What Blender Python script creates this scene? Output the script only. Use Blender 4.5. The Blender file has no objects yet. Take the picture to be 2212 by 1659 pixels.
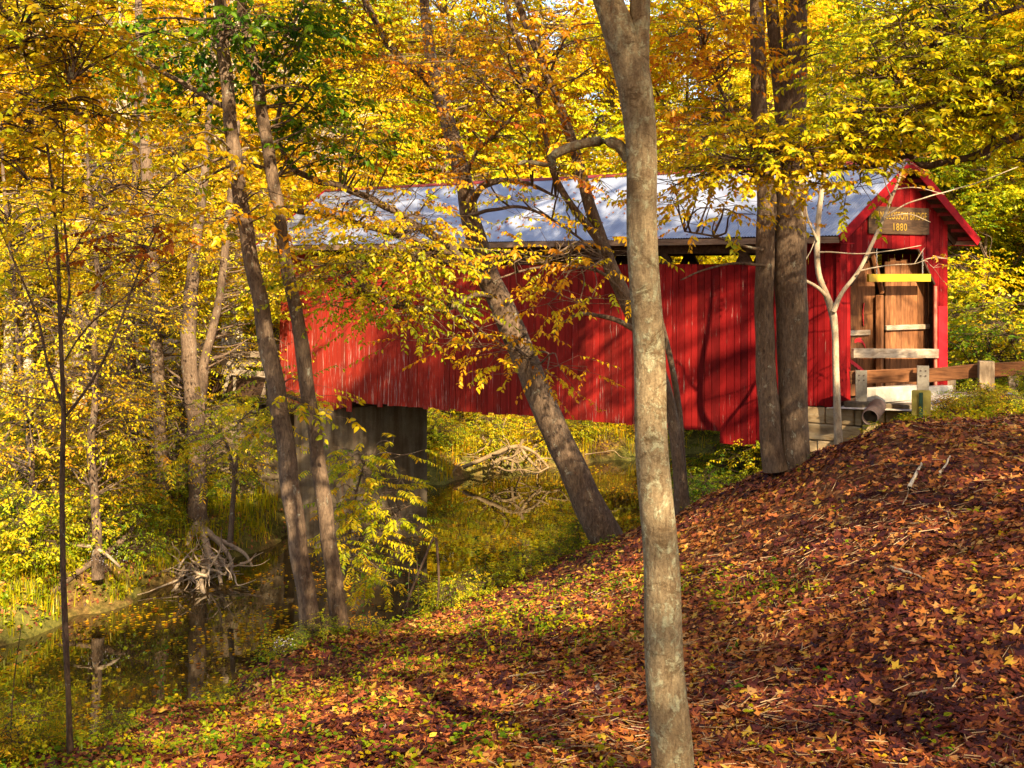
import bpy, math, random
import numpy as np
from math import radians as R, sin, cos, pi
SC = bpy.context.scene
COL = SC.collection
# ------------------------------------------------------------------ camera, sky, sun, exposure
EYE = 9.05                      # camera height above the creek water (z = 0)
FD = 2229.0                     # focal length in units of a 2212 px wide picture
cam = bpy.data.cameras.new('camera')
cam.sensor_width = 36.0
cam.lens = 36.0 * FD / 2212.0
cam.shift_y = -(829.5 - 592.0) / 2212.0
cam.clip_start, cam.clip_end = 0.1, 2000.0
cam_o = bpy.data.objects.new('camera', cam)
COL.objects.link(cam_o)
cam_o.location = (0, 0, EYE)
cam_o.rotation_euler = (R(90), 0, 0)
SC.camera = cam_o

SUN_EL = R(36.5)
SUN_H = np.array([0.34, -0.94]); SUN_H /= np.linalg.norm(SUN_H)
SUNV = np.array([SUN_H[0] * cos(SUN_EL), SUN_H[1] * cos(SUN_EL), sin(SUN_EL)])   # towards the sun
world = bpy.data.worlds.new('World')
SC.world = world
world.use_nodes = True
nt = world.node_tree
bg = nt.nodes['Background']
sky = nt.nodes.new('ShaderNodeTexSky')
sky.sky_type = 'NISHITA'
sky.sun_disc = False
sky.sun_elevation = SUN_EL
sky.sun_rotation = math.atan2(SUN_H[0], SUN_H[1])
sky.air_density, sky.dust_density, sky.ozone_density = 1.0, 1.5, 1.0
nt.links.new(sky.outputs['Color'], bg.inputs['Color'])
bg.inputs['Strength'].default_value = 0.12
sun = bpy.data.lights.new('sun', 'SUN')
sun.energy = 5.0
sun.angle = R(0.53)
sun.color = (1.0, 0.82, 0.55)
sun_o = bpy.data.objects.new('sun', sun)
COL.objects.link(sun_o)
from mathutils import Vector
sun_o.rotation_euler = Vector(SUNV).to_track_quat('Z', 'Y').to_euler()
sun_o.location = (10, -30, 40)
SC.view_settings.view_transform = 'Standard'
SC.view_settings.look = 'None'
SC.view_settings.exposure = 1.9
SC.view_settings.gamma = 1.0
SC.render.engine = 'CYCLES'
cy = SC.cycles
cy.max_bounces = 7; cy.diffuse_bounces = 4; cy.glossy_bounces = 3; cy.transmission_bounces = 4
cy.sample_clamp_indirect = 6.0
cy.caustics_reflective = False; cy.caustics_refractive = False
cy.use_denoising = True

# ------------------------------------------------------------------ helpers
rng = np.random.default_rng(7)

def P(x, y, d):
    """a point seen at picture position (x, y) (2212 x 1659 units) at depth d"""
    return np.array([(x - 1106.0) / FD * d, d, EYE - (y - 592.0) / FD * d])

def nrm(v):
    return v / np.maximum(np.linalg.norm(v, axis=-1, keepdims=True), 1e-9)

def link(name, me, mat=None, parent=None):
    o = bpy.data.objects.new(name, me)
    COL.objects.link(o)
    if mat is not None:
        me.materials.append(mat)
    if parent is not None:
        o.parent = parent
    return o

def mesh_np(name, V, faces, mat=None, parent=None, smooth=False, attrs=None):
    """faces: one (n, k) index array or a list of them; attrs: {name: per-face floats in the same order}"""
    if not isinstance(faces, list):
        faces = [faces]
    faces = [np.asarray(f, dtype=np.int32) for f in faces if len(f)]
    me = bpy.data.meshes.new(name)
    me.vertices.add(len(V))
    me.vertices.foreach_set('co', np.ascontiguousarray(V, dtype=np.float32).ravel())
    nl = sum(f.size for f in faces)
    nf = sum(len(f) for f in faces)
    me.loops.add(nl)
    me.loops.foreach_set('vertex_index', np.concatenate([f.ravel() for f in faces]))
    me.polygons.add(nf)
    starts, s = [], 0
    for f in faces:
        starts.append(s + np.arange(len(f), dtype=np.int32) * f.shape[1])
        s += f.size
    me.polygons.foreach_set('loop_start', np.concatenate(starts).astype(np.int32))
    if smooth:
        me.polygons.foreach_set('use_smooth', np.ones(nf, dtype=bool))
    me.update(calc_edges=True)
    for k, v in (attrs or {}).items():
        a = me.attributes.new(k, 'FLOAT', 'FACE')
        a.data.foreach_set('value', np.ascontiguousarray(v, dtype=np.float32))
    return link(name, me, mat, parent)

def tag(o, label=None, cat=None, group=None, kind=None):
    if label: o['label'] = label
    if cat: o['category'] = cat
    if group: o['group'] = group
    if kind: o['kind'] = kind
    return o

def empty(name, loc, label=None, cat=None, group=None):
    o = bpy.data.objects.new(name, None)
    COL.objects.link(o)
    o.location = tuple(float(c) for c in loc)
    o.empty_display_size = 0.2
    return tag(o, label, cat, group)

def adopt(root, *objs):
    """parent world-space meshes to an Empty without moving them: vertices go into the Empty's space"""
    off = np.array(root.location)
    for o in objs:
        if o is None: continue
        me = o.data
        co = np.empty(len(me.vertices) * 3, dtype=np.float32)
        me.vertices.foreach_get('co', co)
        co = co.reshape(-1, 3) - off.astype(np.float32)
        me.vertices.foreach_set('co', co.ravel())
        me.update()
        o.parent = root

class MB:
    """collects boxes and quads into one mesh"""
    def __init__(s):
        s.V, s.F, s.T = [], [], []
    def hexa(s, c, tone=0.5):
        """8 corners: bottom ring 0-3, top ring 4-7"""
        n = len(s.V)
        s.V += [tuple(map(float, p)) for p in c]
        for f in ((3, 2, 1, 0), (4, 5, 6, 7), (0, 1, 5, 4), (1, 2, 6, 5), (2, 3, 7, 6), (3, 0, 4, 7)):
            s.F.append(tuple(n + i for i in f)); s.T.append(tone)
    def beam(s, a, b, w, h, up=(0, 0, 1), tone=0.5):
        a, b = np.asarray(a, float), np.asarray(b, float)
        t = nrm(b - a); up = np.asarray(up, float)
        sd = np.cross(t, up)
        if np.linalg.norm(sd) < 1e-4: sd = np.cross(t, (1, 0, 0))
        sd = nrm(sd); u = np.cross(sd, t)
        q = [(-w / 2, -h / 2), (w / 2, -h / 2), (w / 2, h / 2), (-w / 2, h / 2)]
        s.hexa([a + sd * i + u * j for i, j in q] + [b + sd * i + u * j for i, j in q], tone)
    def quad(s, pts, tone=0.5):
        n = len(s.V); s.V += [tuple(map(float, p)) for p in pts]
        s.F.append(tuple(range(n, n + len(pts)))); s.T.append(tone)
    def add(s, V, F, tone=0.5):
        n = len(s.V); s.V += [tuple(map(float, p)) for p in V]
        for f in F: s.F.append(tuple(n + int(i) for i in f)); s.T.append(tone)
    def build(s, name, mat, parent=None, bevel=0.0, smooth=False):
        me = bpy.data.meshes.new(name)
        me.from_pydata(s.V, [], s.F)
        me.update()
        a = me.attributes.new('tone', 'FLOAT', 'FACE')
        a.data.foreach_set('value', np.array(s.T, dtype=np.float32))
        if smooth: me.polygons.foreach_set('use_smooth', np.ones(len(s.F), dtype=bool))
        o = link(name, me, mat)
        if parent is not None:
            adopt(parent, o)
        if bevel:
            m = o.modifiers.new('bevel', 'BEVEL'); m.width = bevel; m.segments = 1; m.limit_method = 'ANGLE'
        return o

def spline(pts, step):
    """Catmull-Rom through rows of pts (any columns), resampled about every step"""
    p = np.asarray(pts, float)
    if len(p) == 2:
        n = max(2, int(np.linalg.norm(p[1, :3] - p[0, :3]) / step) + 1)
        t = np.linspace(0, 1, n)[:, None]
        return p[0] * (1 - t) + p[1] * t
    q = np.vstack([2 * p[0] - p[1], p, 2 * p[-1] - p[-2]])
    out = []
    for i in range(1, len(q) - 2):
        n = max(2, int(np.linalg.norm(q[i + 1, :3] - q[i, :3]) / step))
        t = (np.arange(n) / n)[:, None]
        a, b, c, d = q[i - 1], q[i], q[i + 1], q[i + 2]
        out.append(0.5 * (2 * b + (c - a) * t + (2 * a - 5 * b + 4 * c - d) * t ** 2 + (3 * b - a - 3 * c + d) * t ** 3))
    out.append(p[-1:])
    o = np.vstack(out)
    if o.shape[1] > 3: o[:, 3] = np.maximum(o[:, 3], 0.001)
    return o

def tube(path, rad, sides=8, lump=0.0, seed=0):
    n = len(path)
    t = nrm(np.gradient(path, axis=0))
    ref = np.array([1.0, 0.0, 0.0]) if abs(t[0, 0]) < 0.8 else np.array([0.0, 1.0, 0.0])
    a = nrm(np.cross(t, nrm(ref - (t @ ref)[:, None] * t)))
    b = np.cross(t, a)
    th = np.linspace(0, 2 * pi, sides, endpoint=False)
    r = np.asarray(rad)[:, None] * np.ones((1, sides))
    if lump:
        g = np.random.default_rng(seed)
        s = np.linspace(0, 1, n)[:, None] * n
        L = 0
        for f, k, w in ((0.35, 1, 1.0), (0.8, 2, 0.7), (1.7, 3, 0.5), (3.1, 5, 0.35)):
            L = L + w * np.sin(f * s + k * th[None, :] + g.uniform(0, 6, 1)) * np.sin(0.61 * f * s + g.uniform(0, 6))
        r = r * (1 + lump * L)
    V = path[:, None, :] + r[..., None] * (cos_(th)[None, :, None] * a[:, None, :] + sin_(th)[None, :, None] * b[:, None, :])
    i = np.arange(n - 1)[:, None] * sides; j = np.arange(sides)[None, :]; k = (j + 1) % sides
    F = np.stack([i + j, i + k, i + sides + k, i + sides + j], -1).reshape(-1, 4)
    return V.reshape(-1, 3), F
cos_, sin_ = np.cos, np.sin

def join(parts):
    V, F, n = [], [], 0
    for v, f in parts:
        V.append(v); F.append(f + n); n += len(v)
    return np.vstack(V), np.vstack(F)

def prisms(A, B, ra, rb):
    """thin three-sided twigs from A to B"""
    t = nrm(B - A)
    ref = np.where(np.abs(t[:, 2:3]) > 0.9, np.array([[1.0, 0, 0]]), np.array([[0, 0, 1.0]]))
    a = nrm(np.cross(t, ref)); b = np.cross(t, a)
    V = []
    for k in range(3):
        w = a * cos(k * 2 * pi / 3) + b * sin(k * 2 * pi / 3)
        V += [A + w * ra, B + w * rb]
    V = np.stack(V, 1).reshape(-1, 3)
    base = np.arange(len(A))[:, None] * 6
    F = np.concatenate([base + np.array([[0, 2, 3, 1]]), base + np.array([[2, 4, 5, 3]]), base + np.array([[4, 0, 1, 5]])])
    return V, F

def leaves(base, d, n, size, wid, fold=0.12, droop=0.25, simple=False):
    """leaf blades: pointed ovals folded along the midrib (or plain folded diamonds); returns V, F, faces per leaf"""
    d = nrm(d); s = nrm(np.cross(n, d)); n = np.cross(d, s)
    N = len(base)
    if simple:
        prof = [(0, 0), (0.45, 0.5), (1, 0), (0.45, -0.5)]
        fc = np.array([[0, 1, 2, 3]])
    else:
        prof = [(0, 0), (0.30, 0.5), (0.68, 0.38), (1, 0), (0.68, -0.38), (0.30, -0.5)]
        fc = np.array([[0, 1, 2, 3], [0, 3, 4, 5]])
    size = np.broadcast_to(size, (N,))[:, None]
    V = []
    for t, w in prof:
        V.append(base + size * (d * t + s * (w * wid) + n * (fold * abs(w) * 2 * 0.5 - droop * t * t)))
    V = np.stack(V, 1).reshape(-1, 3)
    F = (np.arange(N)[:, None, None] * len(prof) + fc[None]).reshape(-1, 4)
    return V, F, len(fc)

def spray_leaves(C, U, L, k, size, g, wid=0.5, splay=1.0, hang=0.35, simple=False, pinnate=False, tilt=0.5, fold=0.12, droop=0.25):
    """k leaves set alternately (or in pairs) along each twig C -> C + U*L"""
    N = len(C)
    U = nrm(U)
    S = nrm(np.cross(U, np.array([0, 0, 1.0])) + 1e-6)
    W = np.cross(S, U)
    i = np.arange(k)
    if pinnate:
        t = ((i // 2) + 0.6) / (k / 2)
        sg = np.where(i % 2, 1.0, -1.0)
    else:
        t = (i + 0.5) / k
        sg = np.where(i % 2, 1.0, -1.0)
    t = t[None, :, None] + g.uniform(-0.3, 0.3, (N, k, 1)) / k
    sg = sg[None, :, None]
    base = C[:, None] + U[:, None] * (t * L[:, None, None])
    base[..., 2] -= (0.12 * L[:, None] * t[..., 0] ** 2)
    a = g.normal(0, 1, (N, k, 3))
    d = U[:, None] * (0.55 if not pinnate else 0.35) + S[:, None] * sg * 0.8 * splay + a * (0.28 if not pinnate else 0.1)
    d[..., 2] -= hang * g.uniform(0.3, 1.7, (N, k))
    n = W[:, None] + g.normal(0, 1, (N, k, 3)) * tilt
    sz = size * g.uniform(0.65, 1.25, N * k)
    return leaves(base.reshape(-1, 3), d.reshape(-1, 3), n.reshape(-1, 3), sz, wid, simple=simple, fold=fold, droop=droop)

def ellip(g, n, power=0.5):
    v = nrm(g.normal(0, 1, (n, 3)))
    return v * g.uniform(0, 1, (n, 1)) ** power

# ------------------------------------------------------------------ materials
class Mat:
    """small helper round a node tree"""
    def __init__(s, name):
        s.m = bpy.data.materials.new(name); s.m.use_nodes = True
        s.t = s.m.node_tree; s.b = s.t.nodes['Principled BSDF']
        s.out = s.t.nodes['Material Output']
    def n(s, typ, **kw):
        o = s.t.nodes.new('ShaderNode' + typ)
        for k, v in kw.items(): setattr(o, k, v)
        return o
    def l(s, a, b): s.t.links.new(a, b)
    def pos(s, scale=(1, 1, 1), kind='Position', rot=(0, 0, 0)):
        g = s.n('NewGeometry').outputs['Position'] if kind == 'Position' else s.n('TexCoord').outputs['Object']
        m = s.n('Mapping'); m.inputs['Scale'].default_value = scale; m.inputs['Rotation'].default_value = rot
        s.l(g, m.inputs['Vector']); return m.outputs['Vector']
    def noise(s, vec, scale, detail=4, rough=0.55, dist=0.0):
        o = s.n('TexNoise'); o.inputs['Scale'].default_value = scale; o.inputs['Detail'].default_value = detail
        o.inputs['Roughness'].default_value = rough; o.inputs['Distortion'].default_value = dist
        if vec is not None: s.l(vec, o.inputs['Vector'])
        return o.outputs['Fac']
    def ramp(s, fac, stops, interp='LINEAR'):
        o = s.n('ValToRGB'); o.color_ramp.interpolation = interp
        e = o.color_ramp.elements
        while len(e) < len(stops): e.new(0.5)
        for q, (p, c) in zip(e, stops):
            q.position = p; q.color = (*c, 1) if len(c) == 3 else c
        s.l(fac, o.inputs['Fac']); return o.outputs['Color']
    def mix(s, fac, a, b, blend='MIX'):
        o = s.n('Mix', data_type='RGBA', blend_type=blend)
        for sock, v in ((o.inputs[0], fac), (o.inputs[6], a), (o.inputs[7], b)):
            if hasattr(v, 'is_linked'): s.l(v, sock)
            elif isinstance(v, (int, float)): sock.default_value = v
            else: sock.default_value = (*v, 1)
        return o.outputs[2]
    def math(s, op, a, b=0.0, clamp=False):
        o = s.n('Math', operation=op); o.use_clamp = clamp
        for sock, v in ((o.inputs[0], a), (o.inputs[1], b)):
            if hasattr(v, 'is_linked'): s.l(v, sock)
            else: sock.default_value = v
        return o.outputs[0]
    def attr(s, name): return s.n('Attribute', attribute_name=name).outputs['Fac']
    def bump(s, h, dist=0.02, strength=0.6):
        o = s.n('Bump'); o.inputs['Distance'].default_value = dist; o.inputs['Strength'].default_value = strength
        s.l(h, o.inputs['Height']); s.l(o.outputs['Normal'], s.b.inputs['Normal'])
    def col(s, c): s.l(c, s.b.inputs['Base Color'])
    def rough(s, v, spec=0.3):
        s.b.inputs['Roughness'].default_value = v; s.b.inputs['Specular IOR Level'].default_value = spec
GREY3 = lambda v: (v, v, v)

AUTUMN = [(0.0, (0.02, 0.075, 0.008)), (0.2, (0.10, 0.20, 0.006)), (0.38, (0.34, 0.37, 0.008)), (0.52, (0.62, 0.46, 0.008)),
          (0.68, (0.66, 0.30, 0.008)), (0.84, (0.46, 0.12, 0.010)), (1.0, (0.22, 0.05, 0.02))]

def leaf_mat(name, stops=AUTUMN, trans=0.42, var=0.06, gloss=0.010):
    M = Mat(name)
    t = M.attr('tone')
    oi = M.n('ObjectInfo').outputs['Random']
    t = M.math('ADD', t, M.math('MULTIPLY', M.math('SUBTRACT', oi, 0.5), var))
    c = M.ramp(t, stops)
    d = M.n('BsdfDiffuse'); tr = M.n('BsdfTranslucent'); gl = M.n('BsdfGlossy'); gl.inputs['Roughness'].default_value = 0.35
    M.l(c, d.inputs['Color'])
    M.l(M.mix(0.35, c, M.mix(1.0, c, (1.25, 1.1, 0.5), 'MULTIPLY')), tr.inputs['Color'])
    m1 = M.n('MixShader'); m1.inputs[0].default_value = trans
    M.l(d.outputs[0], m1.inputs[1]); M.l(tr.outputs[0], m1.inputs[2])
    m2 = M.n('MixShader'); m2.inputs[0].default_value = gloss
    M.l(m1.outputs[0], m2.inputs[1]); M.l(gl.outputs[0], m2.inputs[2])
    M.t.nodes.remove(M.b)
    M.l(m2.outputs[0], M.out.inputs['Surface'])
    return M.m

def bark_mat(name, dark, light, lichen=(0.30, 0.32, 0.22), lich=0.35, ridge=26.0, depth=0.012, ls=6.5, moss=None):
    M = Mat(name)
    v = M.pos((ridge, ridge, ridge * 0.30))
    v2 = M.pos((1, 1, 0.6))
    h = M.noise(v, 1.0, 8, 0.72, 0.8)
    big = M.noise(v2, 2.2, 5, 0.6)
    c = M.ramp(h, [(0.32, dark), (0.66, light)])
    tint = M.ramp(big, [(0.3, (0.62, 0.55, 0.48)), (0.7, (1.12, 1.08, 1.0))])
    c = M.mix(1.0, c, tint, 'MULTIPLY')
    p = M.noise(M.pos((1, 1, 0.75)), ls, 7, 0.72, 0.4)
    k = M.ramp(p, [(0.66 - lich * 0.3, GREY3(0)), (0.72 - lich * 0.3, GREY3(1))])
    k2 = M.math('MULTIPLY', k, M.ramp(M.noise(v2, 30, 3), [(0.35, GREY3(0.25)), (0.6, GREY3(1))]))
    c = M.mix(M.math('MULTIPLY', k2, 0.85), c, lichen)
    if moss:
        q = M.noise(M.pos((1, 1, 1.5)), 5.0, 8, 0.78, 0.6)
        c = M.mix(M.ramp(q, [(0.53, GREY3(0)), (0.60, GREY3(0.8))]), c, moss)
        fl = M.noise(M.pos((1, 1, 1.3)), 70, 4, 0.7)
        c = M.mix(1.0, c, M.ramp(fl, [(0.35, GREY3(0.72)), (0.65, GREY3(1.22))]), 'MULTIPLY')
    M.col(c); M.rough(0.9, 0.15)
    M.bump(M.math('ADD', h, M.math('MULTIPLY', k2, 0.25)), depth, 1.0)
    return M.m

def wood_mat(name, dark, light, grain=(2, 2, 22), scale=2.0, depth=0.003, toned=0.35):
    M = Mat(name)
    h = M.noise(M.pos(grain), scale, 6, 0.6, 0.4)
    c = M.ramp(h, [(0.3, dark), (0.7, light)])
    t = M.attr('tone')
    c = M.mix(1.0, c, M.ramp(t, [(0, GREY3(1 - toned)), (1, GREY3(1 + toned))]), 'MULTIPLY')
    st = M.noise(M.pos((1, 1, 0.5)), 1.6, 5, 0.65)
    c = M.mix(1.0, c, M.ramp(st, [(0.35, (0.7, 0.62, 0.55)), (0.65, (1.05, 1.03, 1.0))]), 'MULTIPLY')
    M.col(c); M.rough(0.85, 0.2); M.bump(h, depth, 0.8)
    return M.m

def red_mat():
    """weathered red barn paint on vertical boards: worn to grey wood along some edges and towards the old end"""
    M = Mat('red_painted_boards')
    t = M.attr('tone')
    vs = M.pos((14, 14, 0.9)); v1 = M.pos((1, 1, 1))
    streak = M.noise(vs, 1.0, 6, 0.65, 0.2)
    blot = M.noise(v1, 0.8, 5, 0.6)
    base = M.ramp(t, [(0, (0.085, 0.003, 0.004)), (0.5, (0.165, 0.005, 0.006)), (1, (0.25, 0.009, 0.009))])
    base = M.mix(1.0, base, M.ramp(streak, [(0.3, GREY3(0.72)), (0.7, GREY3(1.12))]), 'MULTIPLY')
    base = M.mix(1.0, base, M.ramp(blot, [(0.3, (0.78, 0.7, 0.7)), (0.7, (1.08, 1.15, 1.1))]), 'MULTIPLY')
    x = M.n('SeparateXYZ'); M.l(M.n('NewGeometry').outputs['Position'], x.inputs[0])
    old = M.ramp(M.math('DIVIDE', M.math('SUBTRACT', 8.0, x.outputs['X']), 16.0), [(0.1, GREY3(0.0)), (0.55, GREY3(0.55)), (1, GREY3(1))])
    low = M.ramp(M.math('DIVIDE', M.math('SUBTRACT', 9.0, x.outputs['Z']), 4.5), [(0.15, GREY3(0.35)), (0.9, GREY3(1.0))])
    wear = M.noise(M.pos((26, 26, 1.3)), 1.0, 5, 0.7, 0.1)
    w = M.math('ADD', wear, M.math('MULTIPLY', M.math('MULTIPLY', old, low), 0.11))
    w = M.math('ADD', w, M.math('MULTIPLY', M.math('SUBTRACT', blot, 0.5), 0.22))
    k = M.ramp(w, [(0.64, GREY3(0)), (0.76, GREY3(1))])
    faded = M.mix(M.math('MULTIPLY', old, 0.45), base, (0.33, 0.045, 0.020))
    c = M.mix(M.math('MULTIPLY', k, 0.9), faded, M.ramp(streak, [(0.3, (0.22, 0.16, 0.12)), (0.7, (0.50, 0.40, 0.32))]))
    M.col(c); M.rough(0.75, 0.06); M.bump(streak, 0.003, 0.7)
    return M.m

def plain(name, c, rough=0.7, spec=0.3, metal=0.0, nscale=6, var=0.25, depth=0.002):
    M = Mat(name)
    h = M.noise(M.pos((1, 1, 1)), nscale, 6, 0.65)
    cc = M.mix(1.0, c, M.ramp(h, [(0.3, GREY3(1 - var)), (0.7, GREY3(1 + var))]), 'MULTIPLY')
    M.col(cc); M.rough(rough, spec); M.b.inputs['Metallic'].default_value = metal
    if depth: M.bump(h, depth, 0.6)
    return M.m

def roof_mat():
    M = Mat('galvanised_roof')
    h = M.noise(M.pos((1, 1, 1)), 1.1, 6, 0.6)
    f = M.noise(M.pos((1, 1, 1)), 9, 5, 0.7)
    c = M.ramp(h, [(0.3, (0.20, 0.22, 0.28)), (0.7, (0.31, 0.34, 0.42))])
    c = M.mix(M.ramp(f, [(0.62, GREY3(0)), (0.8, GREY3(0.5))]), c, (0.34, 0.32, 0.31))
    M.col(c); M.b.inputs['Metallic'].default_value = 0.35
    M.rough(0.42, 0.5)
    return M.m

def concrete_mat():
    M = Mat('stained_concrete')
    v = M.pos((1, 1, 1))
    a = M.noise(v, 0.9, 6, 0.6); b = M.noise(M.pos((3, 3, 0.35)), 1.5, 5, 0.6); f = M.noise(v, 22, 4, 0.6)
    c = M.ramp(a, [(0.3, (0.095, 0.066, 0.038)), (0.7, (0.22, 0.17, 0.105))])
    c = M.mix(1.0, c, M.ramp(b, [(0.35, (0.6, 0.5, 0.4)), (0.6, (1, 1, 1))]), 'MULTIPLY')
    c = M.mix(M.ramp(b, [(0.62, GREY3(0)), (0.74, GREY3(0.6))]), c, (0.26, 0.10, 0.05))
    c = M.mix(1.0, c, M.ramp(f, [(0.3, GREY3(0.85)), (0.7, GREY3(1.08))]), 'MULTIPLY')
    M.col(c); M.rough(0.9, 0.2); M.bump(M.math('ADD', f, a), 0.006, 0.7)
    return M.m

def stone_mat():
    M = Mat('sandstone_blocks')
    v = M.pos((1, 1, 1)); vb = M.pos((1, 1, 3.5))
    a = M.noise(vb, 1.6, 7, 0.62, 0.3); f = M.noise(v, 18, 5, 0.65)
    t = M.attr('tone')
    c = M.ramp(a, [(0.28, (0.16, 0.10, 0.05)), (0.5, (0.36, 0.25, 0.13)), (0.72, (0.48, 0.38, 0.24))])
    c = M.mix(1.0, c, M.ramp(t, [(0, (0.72, 0.7, 0.68)), (1, (1.15, 1.12, 1.05))]), 'MULTIPLY')
    k = M.ramp(M.noise(v, 3.5, 6, 0.7), [(0.6, GREY3(0)), (0.7, GREY3(0.6))])
    c = M.mix(k, c, (0.10, 0.12, 0.035))
    M.col(c); M.rough(0.92, 0.2); M.bump(M.math('ADD', f, M.math('MULTIPLY', a, 2.0)), 0.012, 0.8)
    return M.m

def ground_mat():
    """leaf mould, bare soil and straw-coloured wood chips; greener along the banks"""
    M = Mat('forest_floor')
    v = M.pos((1, 1, 1))
    a = M.noise(v, 0.55, 5, 0.6); b = M.noise(v, 7, 6, 0.7, 0.4); f = M.noise(v, 40, 4, 0.7)
    c = M.ramp(b, [(0.3, (0.045, 0.018, 0.010)), (0.5, (0.13, 0.052, 0.024)), (0.66, (0.26, 0.12, 0.05)), (0.8, (0.36, 0.22, 0.11))])
    g = M.ramp(b, [(0.3, (0.035, 0.05, 0.010)), (0.6, (0.13, 0.15, 0.02)), (0.8, (0.24, 0.18, 0.05))])
    y = M.n('SeparateXYZ'); M.l(M.n('NewGeometry').outputs['Position'], y.inputs[0])
    far = M.ramp(M.math('DIVIDE', y.outputs['Y'], 60.0), [(0.33, GREY3(0.0)), (0.41, GREY3(1.0))])
    c = M.mix(M.math('MULTIPLY', far, M.ramp(a, [(0.35, GREY3(0.15)), (0.55, GREY3(0.7))])), c, g)
    c = M.mix(1.0, c, M.ramp(f, [(0.3, GREY3(0.7)), (0.7, GREY3(1.25))]), 'MULTIPLY')
    M.col(c); M.rough(0.95, 0.1); M.bump(M.math('ADD', b, M.math('MULTIPLY', f, 0.4)), 0.03, 0.8)
    return M.m

def water_mat():
    M = Mat('creek_water')
    M.b.inputs['Base Color'].default_value = (0.030, 0.018, 0.005, 1)
    M.b.inputs['Roughness'].default_value = 0.02
    M.b.inputs['IOR'].default_value = 2.8
    M.b.inputs['Specular IOR Level'].default_value = 0.75
    h = M.noise(M.pos((1.0, 1.0, 1.0)), 1.3, 3, 0.5)
    h2 = M.noise(M.pos((1.0, 1.0, 1.0)), 7, 2, 0.5)
    M.bump(M.math('ADD', h, M.math('MULTIPLY', h2, 0.12)), 0.006, 0.5)
    return M.m

LITTER = [(0.0, (0.045, 0.014, 0.016)), (0.22, (0.15, 0.036, 0.024)), (0.42, (0.32, 0.095, 0.028)), (0.6, (0.50, 0.18, 0.035)),
          (0.75, (0.52, 0.28, 0.10)), (0.88, (0.60, 0.36, 0.04)), (1.0, (0.16, 0.20, 0.015))]
M_LEAF = leaf_mat('autumn_leaf', trans=0.48)
BRIGHT = [(0.0, (0.03, 0.10, 0.012)), (0.2, (0.14, 0.26, 0.012)), (0.38, (0.46, 0.47, 0.010)), (0.52, (0.78, 0.60, 0.010)), (0.68, (0.74, 0.40, 0.010)), (0.84, (0.52, 0.16, 0.012)), (1.0, (0.24, 0.06, 0.02))]  # autumn colours lightened to put sunlight into the leaves
M_LEAF_BRIGHT = leaf_mat('autumn_leaf_brightened', BRIGHT, var=0.10, trans=0.48)
M_LITTER = leaf_mat('fallen_leaf', LITTER, trans=0.12, gloss=0.02)
M_BARK_GREY = bark_mat('beech_bark', (0.14, 0.095, 0.055), (0.36, 0.29, 0.18), (0.36, 0.35, 0.22), 0.5, 40, 0.010, 14.0, (0.105, 0.065, 0.03))
M_BARK = bark_mat('furrowed_bark', (0.055, 0.036, 0.026), (0.24, 0.17, 0.115), (0.38, 0.36, 0.26), 0.22, 26, 0.022)
M_BARK_DARK = bark_mat('dark_bark', (0.035, 0.022, 0.016), (0.15, 0.10, 0.07), (0.22, 0.22, 0.16), 0.15, 30, 0.014)
M_BARK_PALE = bark_mat('pale_bark', (0.26, 0.20, 0.14), (0.55, 0.46, 0.34), (0.12, 0.09, 0.07), 0.2, 30, 0.004)
M_BARK_WHITE = bark_mat('sycamore_bark', (0.45, 0.38, 0.28), (0.80, 0.74, 0.62), (0.30, 0.24, 0.16), 0.25, 8, 0.004)
M_RED = red_mat()
M_REDTRIM = plain('red_trim', (0.23, 0.005, 0.008), 0.65, 0.08, 0, 5, 0.3)
M_BROWN = wood_mat('brown_boards', (0.10, 0.038, 0.014), (0.30, 0.13, 0.05), (9, 9, 1.2))
M_TIMBER = wood_mat('dark_timber', (0.035, 0.018, 0.010), (0.10, 0.055, 0.03), (6, 6, 6))
M_RAIL = wood_mat('guard_rail_timber', (0.085, 0.032, 0.012), (0.27, 0.115, 0.045), (1.2, 1.2, 14), 2.0)
M_GREYWOOD = wood_mat('weathered_grey_wood', (0.20, 0.15, 0.10), (0.48, 0.40, 0.30), (2, 2, 9))
M_ROOF = roof_mat()
M_CONC = concrete_mat()
M_STONE = stone_mat()
M_GROUND = ground_mat()
M_WATER = water_mat()
M_YELLOW = plain('yellow_paint', (0.50, 0.32, 0.008), 0.45, 0.4, 0, 4, 0.12, 0)
M_LETTER = plain('yellow_lettering', (0.30, 0.18, 0.02), 0.8, 0.2, 0, 30, 0.2, 0)
M_STEEL = plain('galvanised_steel', (0.22, 0.19, 0.15), 0.45, 0.4, 0.5, 20, 0.2, 0.001)
M_CHAIN = plain('chain_steel', (0.40, 0.38, 0.34), 0.35, 0.5, 0.7, 20, 0.2, 0)
M_SIGNBACK = plain('sign_back_metal', (0.34, 0.28, 0.06), 0.4, 0.4, 0.3, 8, 0.15, 0)
M_GREENPOST = plain('green_enamel', (0.012, 0.055, 0.03), 0.4, 0.4, 0, 12, 0.2, 0)
M_PIPE = plain('rusty_culvert_pipe', (0.07, 0.045, 0.04), 0.6, 0.4, 0.3, 9, 0.4)
M_GRAVEL = plain('pale_gravel', (0.42, 0.36, 0.29), 0.95, 0.1, 0, 26, 0.45, 0.02)
M_DRIFTWOOD = bark_mat('muddy_driftwood', (0.12, 0.075, 0.04), (0.36, 0.27, 0.15), (0.1, 0.08, 0.05), 0.1, 22, 0.006)
M_POST = wood_mat('weathered_post_wood', (0.14, 0.10, 0.065), (0.36, 0.28, 0.19), (7, 7, 1.2))
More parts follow.
